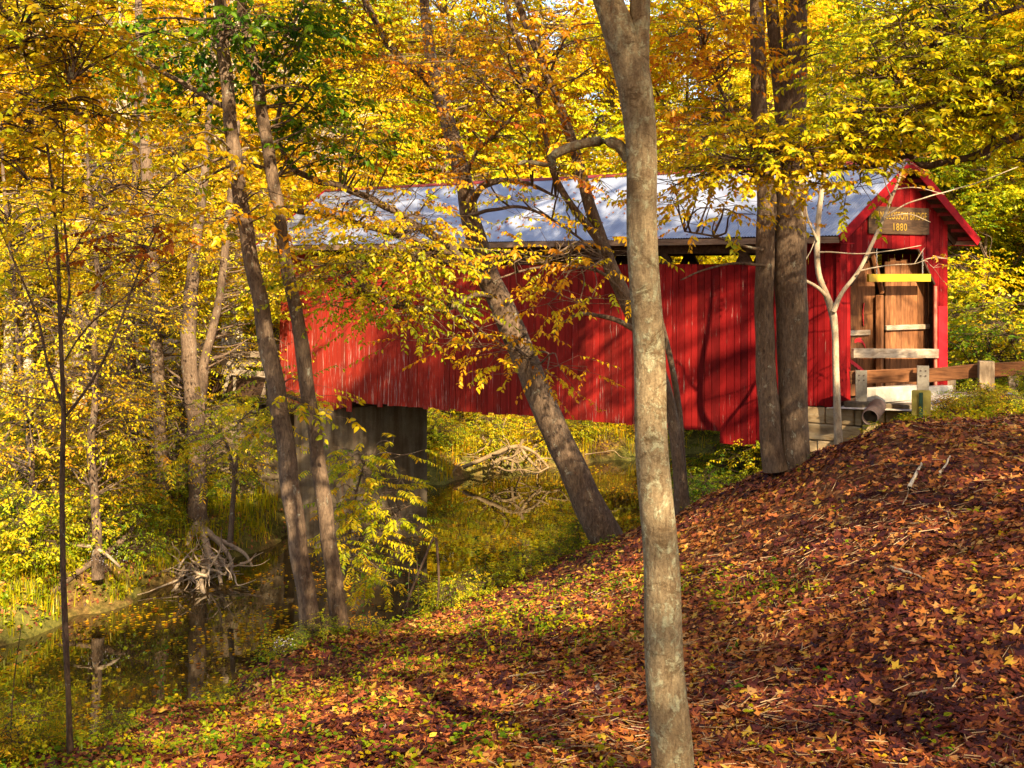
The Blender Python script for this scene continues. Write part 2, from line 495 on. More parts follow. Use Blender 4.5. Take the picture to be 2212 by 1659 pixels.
M_DRIFT = bark_mat('bleached_root', (0.20, 0.14, 0.09), (0.52, 0.42, 0.30), (0.1, 0.08, 0.05), 0.1, 22, 0.006)
M_SPRAYRED = plain('red_spray_paint', (0.62, 0.02, 0.025), 0.5, 0.3, 0, 7, 0.2, 0)
M_ASTER = plain('aster_petals', (0.45, 0.43, 0.50), 0.7, 0.2, 0, 20, 0.1, 0)

# ------------------------------------------------------------------ terrain
def rel(x, y, d):
    p = P(x, y, d); return (p[0], p[1], p[2])
CTRL = [rel(*a) for a in (
    (1106, 1659, 7.2), (0, 1690, 8.9), (2212, 1659, 6.6), (600, 1659, 8.2), (1600, 1659, 6.9),
    (2212, 910, 15), (2212, 1200, 9.6), (2050, 918, 15.3), (1900, 930, 15.5), (1820, 962, 16.2), (1750, 996, 16.8), (1690, 1016, 17), (1600, 1050, 17.5), (1500, 1095, 18.3),
    (1310, 1172, 20), (1200, 1215, 20), (1050, 1275, 19.5), (900, 1335, 18), (690, 1388, 16.6), (530, 1460, 15), (300, 1552, 12.5),
    (150, 1606, 10.2), (0, 1650, 9.6), (1450, 1400, 10.6), (1100, 1420, 12), (800, 1500, 11.5), (1900, 1200, 11), (1900, 1450, 8.6),
    (2212, 1050, 12), (1500, 1220, 14.5), (1700, 1120, 14), (300, 1720, 14.6), (150, 1790, 12.8), (530, 1555, 17.5), (690, 1470, 19.6), (900, 1405, 21), (1050, 1335, 23), (1200, 1290, 24), (1310, 1240, 24), (2100, 884, 21.5), (2212, 872, 22.5), (1990, 908, 20.2), (2000, 897, 21.5), (2100, 892, 20), (2000, 928, 18), (2100, 922, 17.6), (2212, 914, 17.5), (2212, 900, 20), (1900, 942, 18.5), (2320, 915, 16), (2450, 900, 15), (690, 1440, 14.6), (900, 1405, 15), (1050, 1350, 16), (530, 1530, 13), (300, 1625, 11), (1200, 1290, 15.6), (1310, 1265, 16.4), (150, 1665, 9.2), (1100, 1300, 18), (800, 1375, 17))]
CTRL += [(x, y, EYE + z) for x, y, z in (
    (-13, 27.5, -7.7), (-13, 33, -7.3), (-10, 34, -7.9), (-10, 38, -7.4), (-20, 35, -6.9), (-25, 45, -6.6), (-12, 46, -6.4), (-9.6, 32.2, -8.2), (-16, 22, -7.4), (-24, 18, -6.5),
    (0, 50, -8.1), (5, 53, -7.9), (10, 54, -7.5), (0, 58, -7.0), (10, 60, -6.6), (20, 60, -5.8), (-8, 50, -7.4), (14, 50, -7.8),
    (14, 24.6, -3.2), (18, 22, -3.0), (24, 18.6, -2.6), (40, 9, -2.0), (10.6, 26.7, -3.25), (16, 32, -3.7), (22, 40, -4.8), (13, 35, -5.2), (30, 30, -3.6), (12, 42, -7.4),
    (7.3, 24.6, -4.85), (8.3, 23.8, -4.05), (6, 27, -5.8), (5, 31, -7.4), (9.6, 23.6, -3.35), (5.2, 22, -5.0), (3.6, 25, -6.6), (1.2, 28, -8.4), (-2.6, 24.8, -8.5), (-5.4, 20.6, -8.5), (-7.0, 17, -8.4), (7, 33, -7.6),
    (12.5, 19, -2.55), (18, 14, -2.2), (10, 2, -1.9), (0, 0, -1.75), (0, -12, -1.5), (-8, -4, -2.6), (-14, 4, -5.2), (-9, 6, -4.6), (20, -10, -1.2), (-20, -20, -5.0), (5, 3.2, -2.1), (-2, 3.4, -2.35), (-5, 8, -4.0),
    (-45, 20, -5.5), (-45, 60, -5.5), (-20, 70, -5.5), (10, 80, -4.5), (45, 70, -4), (50, 30, -2.5), (50, -20, 0), (-50, -30, -4), (0, -50, 0),
    (-80, 110, -2), (0, 120, -1), (80, 110, -1), (-120, 40, -3), (120, 40, 0), (-100, 180, 4), (0, 190, 5), (100, 180, 5), (0, -110, 1), (110, -80, 2), (-110, -80, -1))]
CTRL = np.array(CTRL)
def _tps(r2): return np.where(r2 > 1e-9, r2 * np.log(np.maximum(r2, 1e-9)), 0.0)
_n = len(CTRL)
_K = _tps(((CTRL[:, None, :2] - CTRL[None, :, :2]) ** 2).sum(-1)) + np.eye(_n) * 0.01
_A = np.zeros((_n + 3, _n + 3)); _A[:_n, :_n] = _K; _A[:_n, _n] = 1; _A[:_n, _n + 1:] = CTRL[:, :2]; _A[_n:, :_n] = _A[:_n, _n:].T
_W = np.linalg.solve(_A, np.concatenate([CTRL[:, 2], np.zeros(3)]))
STREAM = np.array([(-45, -60, 3), (-30, -15, 3), (-22, 2, 3), (-17, 12, 3.0), (-11.2, 18.6, 3.9), (-8.2, 24.0, 3.9), (-5.5, 28.4, 4.1), (-2.3, 33.4, 5.0), (1.4, 39.8, 5.8), (9, 46.5, 4.2), (18, 50, 4), (35, 56, 4), (70, 66, 4), (150, 80, 4)], float)
STREAM = spline(STREAM, 1.0)

def sstep(a, b, x):
    t = np.clip((x - a) / (b - a), 0, 1); return t * t * (3 - 2 * t)

def wob(X, Y):
    return (np.sin(1.7 * X + 0.6 * Y) * np.sin(1.3 * Y - 0.4 * X + 1) * 0.5 + np.sin(3.9 * X - 1.1 * Y + 2) * np.sin(3.1 * Y + 0.8 * X) * 0.28
            + np.sin(8.3 * X + 3 * Y) * np.sin(7.1 * Y - 2 * X + 0.5) * 0.14)

def stream_ratio(X, Y):
    best = np.full(X.shape, 1e9)
    for x, y, h in STREAM:
        best = np.minimum(best, np.hypot(X - x, Y - y) / h)
    return best

def gz(X, Y):
    """ground height"""
    X = np.atleast_1d(np.asarray(X, float)); Y = np.atleast_1d(np.asarray(Y, float))
    sh = X.shape; X, Y = X.ravel(), Y.ravel()
    z = np.empty(len(X))
    for i in range(0, len(X), 20000):
        x, y = X[i:i + 20000], Y[i:i + 20000]
        k = _tps((x[:, None] - CTRL[None, :, 0]) ** 2 + (y[:, None] - CTRL[None, :, 1]) ** 2)
        z[i:i + 20000] = k @ _W[:_n] + _W[_n] + _W[_n + 1] * x + _W[_n + 2] * y
    far = sstep(120, 240, np.hypot(X, Y))
    z = z * (1 - far) + (EYE + 5.0) * far
    z = z + 0.035 * np.sin(3.1 * X + 1.7 * Y + 2 * np.sin(0.9 * Y)) * np.sin(2.7 * Y - 1.2 * X + 2 * np.sin(0.7 * X)) + 0.02 * np.sin(6.7 * X - 2 * Y) * np.sin(5.9 * Y + 3 * X)
    z = z + 0.07 * wob(X, Y) * np.clip(np.hypot(X, Y) / 10, 0.3, 1.2)
    s = sstep(0.72, 1.42, stream_ratio(X, Y) + 0.05 * np.sin(2.1 * X + 1.3 * Y) + 0.03 * np.sin(5.3 * X - 4 * Y))
    z = -1.4 + (np.maximum(z, 0.35) + 1.4) * s
    return z.reshape(sh)
def g1(x, y): return float(gz(x, y)[0])

def build_ground():
    def axis(lo, hi, fine_lo, fine_hi, f, c):
        a = list(np.arange(fine_lo, fine_hi, f)); s = f
        x = fine_lo
        while x > lo: s = min(s * 1.18, c); x -= s; a.insert(0, x)
        x, s = a[-1], f
        while x < hi: s = min(s * 1.18, c); x += s; a.append(x)
        return np.array(a)
    xs = axis(-700, 700, -18, 18, 0.16, 60); ys = axis(-500, 900, 2, 40, 0.16, 60)
    X, Y = np.meshgrid(xs, ys)
    Z = gz(X, Y)
    V = np.stack([X, Y, Z], -1).reshape(-1, 3)
    nx, ny = len(xs), len(ys)
    i = (np.arange(ny - 1)[:, None] * nx + np.arange(nx - 1)[None]).ravel()
    F = np.stack([i, i + 1, i + nx + 1, i + nx], -1)
    return tag(mesh_np('ground', V, F, M_GROUND, smooth=True), kind='structure')
build_ground()

def build_water():
    xs = np.arange(-90, 161, 2.5); ys = np.arange(-60, 100, 2.5)
    X, Y = np.meshgrid(xs, ys); nx, ny = len(xs), len(ys)
    V = np.stack([X, Y, X * 0], -1).reshape(-1, 3)
    i = (np.arange(ny - 1)[:, None] * nx + np.arange(nx - 1)[None]).ravel()
    F = np.stack([i, i + 1, i + nx + 1, i + nx], -1)
    k = stream_ratio(X.ravel(), Y.ravel()).reshape(-1)
    keep = k[F].min(1) < 2.2
    tag(mesh_np('water', V, F[keep], M_WATER, smooth=True), kind='structure')
build_water()

# ------------------------------------------------------------------ covered bridge (skewed plan: B = near wall corner)
BX, BY = 8.26, 26.0
LD = np.array([-0.866, 0.5, 0.0])            # along the bridge, away from the portal
WD = np.array([0.883, 0.469, 0.0]); WW = 3.93  # across the portal
NW = np.array([-0.5, -0.866, 0.0])           # outward normal of the long wall seen here
NP = np.array([0.469, -0.883, 0.0])          # outward normal of the portal
LEN = 18.7
UP = np.array([0, 0, 1.0])
def BP(u, v, z, out=0.0, fwd=0.0):
    """u metres along, v 0..1 across, z relative to the eye"""
    return np.array([BX, BY, EYE + z]) + LD * u + WD * (v * WW) + NW * out + NP * fwd

bridge = empty('covered_bridge', BP(9, 0.5, -3.2), 'long red board sided covered bridge with metal gable roof spanning the creek', 'covered bridge')
g_b = np.random.default_rng(11)

def siding(name, v, sgn, low_prof, hi_prof, parent):
    mb = MB(); u = 0.0
    while u < LEN - 0.02:
        w = min(float(g_b.choice([0.19, 0.2, 0.21, 0.23, 0.17])), LEN - u)
        z0 = low_prof(u + w / 2) + g_b.normal(0, 0.012 if u < 8 else 0.03)
        z1 = hi_prof(u + w / 2)
        t = 0.026 + abs(g_b.normal(0, 0.011))
        a, b = u + 0.006, u + w - 0.006
        tw = g_b.normal(0, 0.003)
        tone = float(np.clip(g_b.normal(0.5, 0.27), 0, 1))
        c = []
        for z in (z0, z1):
            c += [BP(a, v, z, 0), BP(b, v, z, 0), BP(b, v, z, sgn * (t - tw)), BP(a, v, z, sgn * (t + tw))]
        if sgn > 0:
            c = [c[3], c[2], c[1], c[0], c[7], c[6], c[5], c[4]]
        mb.hexa(c, tone)
        u += w
    # batten strips over some of the joints, and a drip board along the upper edge
    u = 0.2
    while u < LEN:
        if g_b.uniform() < 0.5:
            z0, z1 = low_prof(u) + 0.02, hi_prof(u) - 0.01
            c = []
            for z in (z0, z1):
                c += [BP(u - 0.02, v, z, sgn * 0.034), BP(u + 0.02, v, z, sgn * 0.034), BP(u + 0.02, v, z, sgn * 0.05), BP(u - 0.02, v, z, sgn * 0.05)]
            mb.hexa(c, float(np.clip(g_b.normal(0.65, 0.25), 0, 1)))
        u += 0.41
    return mb.build(name, M_RED, parent)

def low(u):
    if u < 1.15: return -3.36
    if u < 3.1: return -4.52
    if u < 15.55: return -4.2
    return -4.44
def high(u):
    if u < 1.75: return 0.90
    if u > 17.2: return 0.85
    return 0.27
siding('siding', 0.0, 1, low, high, bridge)
siding('siding', 1.0, -1, lambda u: -4.2 if u > 1 else -3.36, high, bridge)

# roof: corrugated metal on both slopes
EZ, RZ, VO, FO = 0.96, 2.96, 0.14, 0.42
def roof_slope(v0, v1, name):
    n = int((LEN + 2 * FO) / 0.019)
    u = np.linspace(-FO, LEN + FO, n)
    s = np.linspace(0, 1, 14)
    U, S = np.meshgrid(u, s, indexing='ij')
    VV = v0 + (v1 - v0) * S
    Z = EZ + (RZ - EZ) * S + 0.010 * np.sin(U * 2 * pi / 0.076) + 0.012 * np.sin(U * 0.7 + 3 * S) * np.sin(2.3 * S + U * 0.31)
    X = BX + LD[0] * U + WD[0] * WW * VV; Y = BY + LD[1] * U + WD[1] * WW * VV
    V = np.stack([X, Y, EYE + Z], -1)
    V2 = V - np.array([0, 0, 0.012])
    a, b = V.shape[:2]
    i = (np.arange(a - 1)[:, None] * b + np.arange(b - 1)[None]).ravel()
    F = np.stack([i, i + 1, i + b + 1, i + b], -1)
    o = mesh_np(name, V.reshape(-1, 3), F, M_ROOF, smooth=False)
    adopt(bridge, o)
roof_slope(-VO, 0.5, 'roof'); roof_slope(1 + VO, 0.5, 'roof')
# sheathing boards below the metal, rafters, ridge cap
mb = MB()
for v0 in (-VO + 0.012, 1 + VO - 0.012):
    for k in range(12):
        s0, s1 = k / 12 + 0.004, (k + 1) / 12 - 0.004
        c = []
        for dz in (-0.075, -0.045):
            for (u, s) in ((-FO + 0.03, s0), (LEN + FO - 0.03, s0), (LEN + FO - 0.03, s1), (-FO + 0.03, s1)):
                v = v0 + (0.5 - v0) * s
                c.append(BP(u, v, EZ + (RZ - EZ) * s + dz))
        mb.hexa(c, float(g_b.uniform(0.2, 0.8)))
mb.build('roof_sheathing', M_TIMBER, bridge)
mb = MB()
for k in range(16):
    u = 0.1 + k * (LEN - 0.2) / 15
    for v0 in (-VO + 0.02, 1 + VO - 0.02):
        mb.beam(BP(u, v0, EZ - 0.14), BP(u, 0.5, RZ - 0.14), 0.06, 0.13)
mb.build('rafter', M_TIMBER, bridge)
mb = MB()
for s in (-1, 1):
    c = []
    for dz in (0.012, 0.03):
        for (u, dv) in ((-FO - 0.02, 0), (LEN + FO + 0.02, 0), (LEN + FO + 0.02, s * 0.026), (-FO - 0.02, s * 0.026)):
            c.append(BP(u, 0.5 + dv, RZ + dz + 0.012 - abs(dv) * 3.1))
    mb.hexa(c)
mb.build('ridge_cap', plain('rusty_ridge_red', (0.17, 0.022, 0.016), 0.6, 0.3, 0, 5, 0.4), bridge)
# eave fascia (brown) and red barge boards on the portal gable
for v in (-VO - 0.008, 1 + VO + 0.008):
    mb = MB(); u = -FO + 0.02
    while u < LEN + FO:
        e = min(u + 3.9, LEN + FO)
        mb.beam(BP(u, v, EZ - 0.105 + 0.01 * sin(u)), BP(e - 0.01, v, EZ - 0.105 + 0.01 * sin(e)), 0.03, 0.155, tone=float(g_b.uniform(0.3, 0.9))); u = e
    mb.build('fascia', M_GREYWOOD if v > 0 else wood_mat('brown_fascia', (0.13, 0.075, 0.045), (0.30, 0.20, 0.13), (1.5, 1.5, 10)), bridge)
for u in (-FO - 0.015, LEN + FO + 0.015):
    for v0, q in ((-VO, 1), (1 + VO, -1)):
        mb = MB()
        a, b = BP(u, v0 - 0.008 * q, EZ - 0.10), BP(u, 0.5, RZ - 0.10)
        mb.beam(a, b, 0.035, 0.23)
        mb.build('barge_board', M_REDTRIM, bridge, 0.004)
# lookouts below the gable overhang (right-hand side shows them)
mb = MB()
for v0 in (-VO, 1 + VO):
    for k in range(9):
        s = (k + 0.6) / 9.4; v = v0 + (0.5 - v0) * s
        z = EZ + (RZ - EZ) * s - 0.13
        mb.beam(BP(-FO + 0.02, v, z), BP(-0.03, v, z), 0.05, 0.09)
mb.build('lookout', plain('red_lookout', (0.20, 0.012, 0.012), 0.7), bridge)
# soffit boards closing the eave return on the far side
# eave returns
for v0, v1 in ((-VO + 0.01, -0.012), (1.012, 1 + VO - 0.01)):
    mb = MB()
    mb.hexa([BP(-FO + 0.03, v0, EZ - 0.20), BP(-0.05, v0, EZ - 0.20), BP(-0.05, v1, EZ - 0.20), BP(-FO + 0.03, v1, EZ - 0.20)] +
            [BP(-FO + 0.03, v0, EZ - 0.185), BP(-0.05, v0, EZ - 0.185), BP(-0.05, v1, EZ - 0.185), BP(-FO + 0.03, v1, EZ - 0.185)])
    mb.build('eave_return', M_REDTRIM, bridge)

# portal gable of vertical boards with a clipped opening
OV0, OV1, OT0, OT1, OZ, OS = 0.085, 0.862, 0.285, 0.70, 0.66, -0.28
def roof_z(v): return EZ + (RZ - EZ) * min((v + VO), (1 + VO - v)) / (0.5 + VO) - 0.10
def open_top(v):
    if v < OV0 or v > OV1: return None
    if v < OT0: return OS + (OZ - OS) * (v - OV0) / (OT0 - OV0)
    if v > OT1: return OS + (OZ - OS) * (OV1 - v) / (OV1 - OT1)
    return OZ
def portal(u, sg, name):
    mb = MB(); cuts = [0.0]
    v = 0.0
    while v < 1 - 1e-6:
        v += float(g_b.choice([0.036, 0.041, 0.045, 0.05])); cuts.append(min(v, 1.0))
    for c in (OV0, OV1, OT0, OT1, 0.5): cuts.append(c)
    cuts = sorted(set(round(c, 4) for c in cuts))
    cuts = [c for i, c in enumerate(cuts) if i == 0 or c - cuts[i - 1] > 0.006 or c in (OV0, OV1, OT0, OT1, 0.5, 1.0)]
    for a, b in zip(cuts, cuts[1:]):
        m = (a + b) / 2; t = 0.028 + abs(g_b.normal(0, 0.005)); tone = float(np.clip(g_b.normal(0.55, 0.22), 0, 1))
        e = 0.0009
        def piece(za0, zb0, za1, zb1):
            c = []
            for za, zb in ((za0, zb0), (za1, zb1)):
                c += [BP(u, a + e, za, 0, 0), BP(u, b - e, zb, 0, 0), BP(u, b - e, zb, 0, -0.001 - 0.001), BP(u, a + e, za, 0, -0.002)]
                c[-4] = BP(u, a + e, za, 0, sg * t); c[-3] = BP(u, b - e, zb, 0, sg * t); c[-2] = BP(u, b - e, zb, 0, 0); c[-1] = BP(u, a + e, za, 0, 0)
            if sg < 0: c = [c[3], c[2], c[1], c[0], c[7], c[6], c[5], c[4]]
            mb.hexa(c, tone)
        if OV0 - 1e-4 <= a and b <= OV1 + 1e-4:
            piece(open_top(max(a, OV0)), open_top(min(b, OV1)), roof_z(a), roof_z(b))
        else:
            piece(-3.20, -3.20, roof_z(a), roof_z(b))
    return mb.build(name, M_RED, bridge)
portal(0.0, 1, 'portal_wall')
portal(LEN, -1, 'portal_wall')
# corner boards and trims of the opening
mb = MB()
mb.beam(BP(0.0, -0.012, -3.34, 0.04, 0.02), BP(0.0, -0.012, 0.86, 0.04, 0.02), 0.10, 0.06, up=NW)
mb.build('corner_board', M_RED, bridge)
for va, vb in ((OV1, OT1), (OV0, OT0)):
    mb = MB(); mb.beam(BP(0.0, va, OS, 0, 0.05), BP(0.0, vb, OZ, 0, 0.05), 0.05, 0.05, up=NP, tone=0.1)
    mb.build('opening_trim', M_TIMBER, bridge)
mb = MB()
mb.beam(BP(0.0, OV1 + 0.012, -3.1, 0, 0.045), BP(0.0, OV1 + 0.012, -0.32, 0, 0.045), 0.10, 0.03, up=NP, tone=0.7)
mb.build('door_jamb', wood_mat('worn_jamb', (0.26, 0.06, 0.04), (0.50, 0.22, 0.14), (9, 9, 1.5)), bridge)
# brighter red patch low on the portal's outer edge
mb = MB()
mb.hexa([BP(0.0, a, z, 0, f) for z, aa in ((-2.62, 0), (-0.86, 0)) for a, f in ((0.905, 0.046), (0.994, 0.046), (0.994, 0.036), (0.905, 0.036))])
mb.build('bright_red_patch', plain('bright_red', (0.60, 0.008, 0.012), 0.45, 0.3, 0, 6, 0.15), bridge)

# inside: boarded barricade wall set back from the portal, with cracks between its boards
PU = 0.42
mb = MB(); v = 0.0
while v < 0.99:
    w = float(g_b.choice([0.045, 0.05, 0.055, 0.06]))
    b = min(v + w, 0.995)
    if not (0.44 < v < 0.53):
        top = 0.35 + g_b.uniform(-0.1, 0.1)
        mb.hexa([BP(PU, v + 0.002, -3.15), BP(PU, b - 0.0005, -3.15), BP(PU + 0.03, b - 0.0005, -3.15), BP(PU + 0.03, v + 0.002, -3.15),
                 BP(PU, v + 0.002, top), BP(PU, b - 0.0005, top), BP(PU + 0.03, b - 0.0005, top), BP(PU + 0.03, v + 0.002, top)], float(np.clip(g_b.normal(0.5, 0.25), 0, 1)))
    v = b
wallb = mb.build('barricade_wall', M_BROWN, bridge)
mb = MB()
mb.beam(BP(PU - 0.10, 0.475, -3.15), BP(PU - 0.10, 0.475, -0.55), 0.34, 0.14, up=LD, tone=0.8)
mb.beam(BP(PU - 0.10, 0.40, 0.66), BP(PU - 0.10, 0.50, -0.5), 0.18, 0.10, up=LD, tone=0.7)
mb.build('barricade_post', M_BROWN, bridge, 0.01)
for a, b, z in ((0.03, 0.40, -1.52), (0.55, 0.97, -1.42)):
    mb = MB(); mb.beam(BP(PU - 0.05, a, z), BP(PU - 0.05, b, z), 0.07, 0.13, tone=0.6)
    mb.build('cross_batten', M_GREYWOOD, bridge, 0.006)
def daub(pts, w):
    mb = MB()
    p = spline(np.array([BP(PU - 0.006, v, z) for v, z in pts]), 0.05)
    for i in range(len(p) - 1):
        wa = w * (0.6 + 0.5 * abs(sin(i * 1.3))); wb = w * (0.6 + 0.5 * abs(sin((i + 1) * 1.3)))
        t = nrm(p[i + 1] - p[i]); s = nrm(np.cross(t, LD))
        mb.quad([p[i] - s * wa, p[i + 1] - s * wb, p[i + 1] + s * wb, p[i] + s * wa])
    mb.build('spray_paint', M_SPRAYRED, bridge)
daub([(0.37, -0.75), (0.36, -1.0), (0.365, -1.35)], 0.09)
daub([(0.28, -1.75), (0.34, -1.72), (0.38, -1.9), (0.385, -2.2)], 0.07)
daub([(0.18, -2.1), (0.26, -2.25), (0.36, -2.5), (0.40, -2.7)], 0.10)

for v in (0.012, 0.986):
    mb = MB()
    for k in range(12):
        mb.hexa([BP(u, vv, z) for z in (-3.2, 0.25) for u, vv in ((0.05 + k * 0.2, v), (0.24 + k * 0.2, v), (0.24 + k * 0.2, v + 0.004), (0.05 + k * 0.2, v + 0.004))], float(g_b.uniform(0.1, 0.7)))
    mb.build('inner_lining', M_TIMBER, bridge)
# deck, chords and truss timbers
mb = MB()
mb.hexa([BP(0.0, 0.012, -3.5), BP(LEN, 0.012, -3.5), BP(LEN, 0.988, -3.5), BP(0.0, 0.988, -3.5), BP(0.0, 0.012, -3.22), BP(LEN, 0.012, -3.22), BP(LEN, 0.988, -3.22), BP(0.0, 0.988, -3.22)])
mb.build('deck', M_TIMBER, bridge)
for v in (0.045, 0.955):
    mb = MB()
    mb.beam(BP(0.2, v, -3.95), BP(LEN - 0.1, v, -3.95), 0.25, 0.42)
    mb.beam(BP(0.2, v, 0.68), BP(LEN - 0.1, v, 0.68), 0.22, 0.26)
    mb.build('chord', M_TIMBER, bridge)
    mb = MB(); n = 8
    for k in range(n):
        u0 = 0.4 + k * (LEN - 0.8) / n; u1 = u0 + (LEN - 0.8) / n
        mb.beam(BP(u0, v, -3.8), BP(u1, v, 0.6), 0.16, 0.2)
        mb.beam(BP(u1, v + (0.02 if v < 0.5 else -0.02), -3.8), BP(u0, v + (0.02 if v < 0.5 else -0.02), 0.6), 0.12, 0.18)
    mb.build('truss_brace', M_TIMBER, bridge)
    mb = MB()
    for k in range(n + 1):
        u0 = 0.4 + k * (LEN - 0.8) / n
        mb.beam(BP(u0, v, -3.8), BP(u0, v, 0.6), 0.05, 0.05, up=LD)
    mb.build('tension_rod', M_TIMBER, bridge)
mb = MB()
for k in range(9):
    u0 = 0.4 + k * (LEN - 0.8) / 8
    mb.beam(BP(u0, 0.02, 0.88), BP(u0, 0.98, 0.88), 0.16, 0.14)
mb.build('tie_beam', M_TIMBER, bridge)
# the plank across the portal, white sill blocks behind the guard rail
mb = MB()
mb.beam(BP(-0.10, 0.075, -2.00), BP(-0.10, 0.868, -2.12), 0.10, 0.24, tone=0.6)
mb.build('portal_plank', M_GREYWOOD, bridge, 0.008)

# name board with carved yellow lettering
name = empty('name_board', BP(0, 0.52, 1.05, 0, 0.06), 'brown wooden name board with yellow lettering on the red bridge gable', 'sign')
mb = MB()
for k in range(3):
    z0 = 1.04 + k * 0.235
    mb.hexa([BP(0, a, z, 0, f) for z in (z0, z0 + 0.233) for a, f in ((0.235, 0.085), (0.80, 0.085), (0.80, 0.045), (0.235, 0.045))], 0.3 + 0.2 * k)
mb.build('board', wood_mat('name_board_wood', (0.035, 0.020, 0.011), (0.11, 0.062, 0.030), (2, 2, 14)), name)
def lettering(text, v0, v1, zb, h):
    cu = bpy.data.curves.new('lettering', 'FONT'); cu.body = text; cu.size = 1.0; cu.extrude = 0.004
    cu.space_character = 1.12
    ob = bpy.data.objects.new('lettering_curve', cu); COL.objects.link(ob)
    bpy.context.view_layer.update()
    me = bpy.data.meshes.new_from_object(ob.evaluated_get(bpy.context.evaluated_depsgraph_get()))
    bpy.data.objects.remove(ob); bpy.data.curves.remove(cu)
    n = len(me.vertices); co = np.empty(n * 3, dtype=np.float32); me.vertices.foreach_get('co', co); co = co.reshape(-1, 3)
    lo, hi = co.min(0), co.max(0)
    sx = (v1 - v0) * WW / (hi[0] - lo[0]); sy = h / (hi[1] - lo[1])
    w = BP(0, v0, zb, 0, 0.089)[None] + WD[None] * ((co[:, :1] - lo[0]) * sx) + UP[None] * ((co[:, 1:2] - lo[1]) * sy) + NP[None] * co[:, 2:3]
    me.vertices.foreach_set('co', w.astype(np.float32).ravel()); me.update()
    o = link('lettering', me, M_LETTER); adopt(name, o)
lettering('BEAN BLOSSOM BRIDGE', 0.255, 0.775, 1.42, 0.20)
lettering('1880', 0.46, 0.585, 1.13, 0.19)

# hanging clearance bar on two chains
bar = empty('clearance_bar', BP(-0.12, 0.5, -0.02), 'yellow clearance bar hanging on two chains in the bridge opening', 'clearance bar')
mb = MB()
mb.hexa([BP(-0.12, a, z, 0, f) for z in (-0.20, 0.0) for a, f in ((0.205, 0.04), (0.785, 0.04), (0.785, -0.04), (0.205, -0.04))])
mb.build('bar', M_YELLOW, bar, 0.006)
for v in (0.285, 0.715):
    parts = []
    for k in range(13):
        c = BP(-0.12, v, 0.0 + 0.05 * (k + 0.5))
        th = np.linspace(0, 2 * pi, 9)
        ax = WD if k % 2 else NP
        ring = c[None] + ax[None] * (0.016 * np.cos(th))[:, None] + UP[None] * (0.033 * np.sin(th))[:, None]
        parts.append(tube(ring, np.full(9, 0.006), 5))
    V, F = join(parts)
    o = mesh_np('chain', V, F, M_CHAIN); adopt(bar, o)

# ------------------------------------------------------------------ abutments, approach
pier = empty('concrete_pier', BP(16.2, 0.4, -9.0), 'tall stained concrete pier under the far end of the bridge', 'pier')
mb = MB()
mb.hexa([BP(u, v, z) for z in (-10.2, -4.46) for u, v in ((16.4, -0.11), (16.4, 0.87), (17.55, 0.87), (17.55, -0.11))])
mb.build('pier_wall', M_CONC, pier, 0.03)
mb = MB()
for z in (-5.55, -6.75, -7.95):
    mb.hexa([BP(u, v, zz) for zz in (z, z + 0.018) for u, v in ((16.39, -0.105), (16.39, 0.865), (16.402, 0.865), (16.402, -0.105))])
mb.build('form_joint_marking', M_CONC, pier)
mb = MB()
mb.hexa([BP(u, v, z) for z in (-4.455, -4.0) for u, v in ((16.5, 0.0), (16.5, 0.99), (17.45, 0.99), (17.45, 0.0))])
mb.build('bearing_block', M_TIMBER, pier)

wing = empty('concrete_abutment', BP(21, 0.4, -8.5), 'pale concrete abutment wall below the wooden approach, behind foliage', 'abutment')
mb = MB()
mb.hexa([BP(u, v, z) for z in (-9.5, -4.75) for u, v in ((20.6, -0.15), (20.6, 1.1), (21.6, 1.1), (21.6, -0.15))])
mb.build('wall', M_CONC, wing, 0.03)
mb = MB()
mb.hexa([BP(u, v, z) for z in (-9.3, -5.1) for u, v in ((21.6, -0.12), (21.6, 0.0), (26.5, -0.25), (26.5, -0.4))])
mb.build('wing_wall', M_CONC, wing, 0.03)

appr = empty('approach_span', BP(23, 0.5, -4.2), 'weathered grey plank railed approach span leading off the old bridge end', 'approach')
mb = MB()
mb.hexa([BP(u, v, z) for z in (-4.3, -3.75) for u, v in ((LEN + 0.03, 0.0), (LEN + 0.03, 1.0), (31.0, 1.0), (31.0, 0.0))])
mb.build('deck', M_TIMBER, appr)
for v in (0.0, 1.0):
    for k, z in enumerate((-3.45, -3.12, -2.8)):
        mb = MB(); u = LEN + 0.1
        while u < 30.5:
            e = min(u + 3.6, 30.6)
            mb.beam(BP(u, v, z + g_b.normal(0, 0.015), 0.05), BP(e - 0.02, v, z + g_b.normal(0, 0.015), 0.05), 0.05, 0.20, tone=float(g_b.uniform(0.3, 1))); u = e
        mb.build('rail_board', M_GREYWOOD, appr)
    u = LEN + 0.3
    while u < 30.6:
        mb = MB(); mb.beam(BP(u, v, -4.2, -0.06), BP(u, v, -2.65, -0.06), 0.13, 0.13, up=LD, tone=0.5)
        mb.beam(BP(u + 0.05, v, -2.9, -0.08), BP(u + 0.05, v, -4.2, 0.5), 0.09, 0.09, up=LD, tone=0.4)
        mb.build('rail_post', M_GREYWOOD, appr); u += 1.85

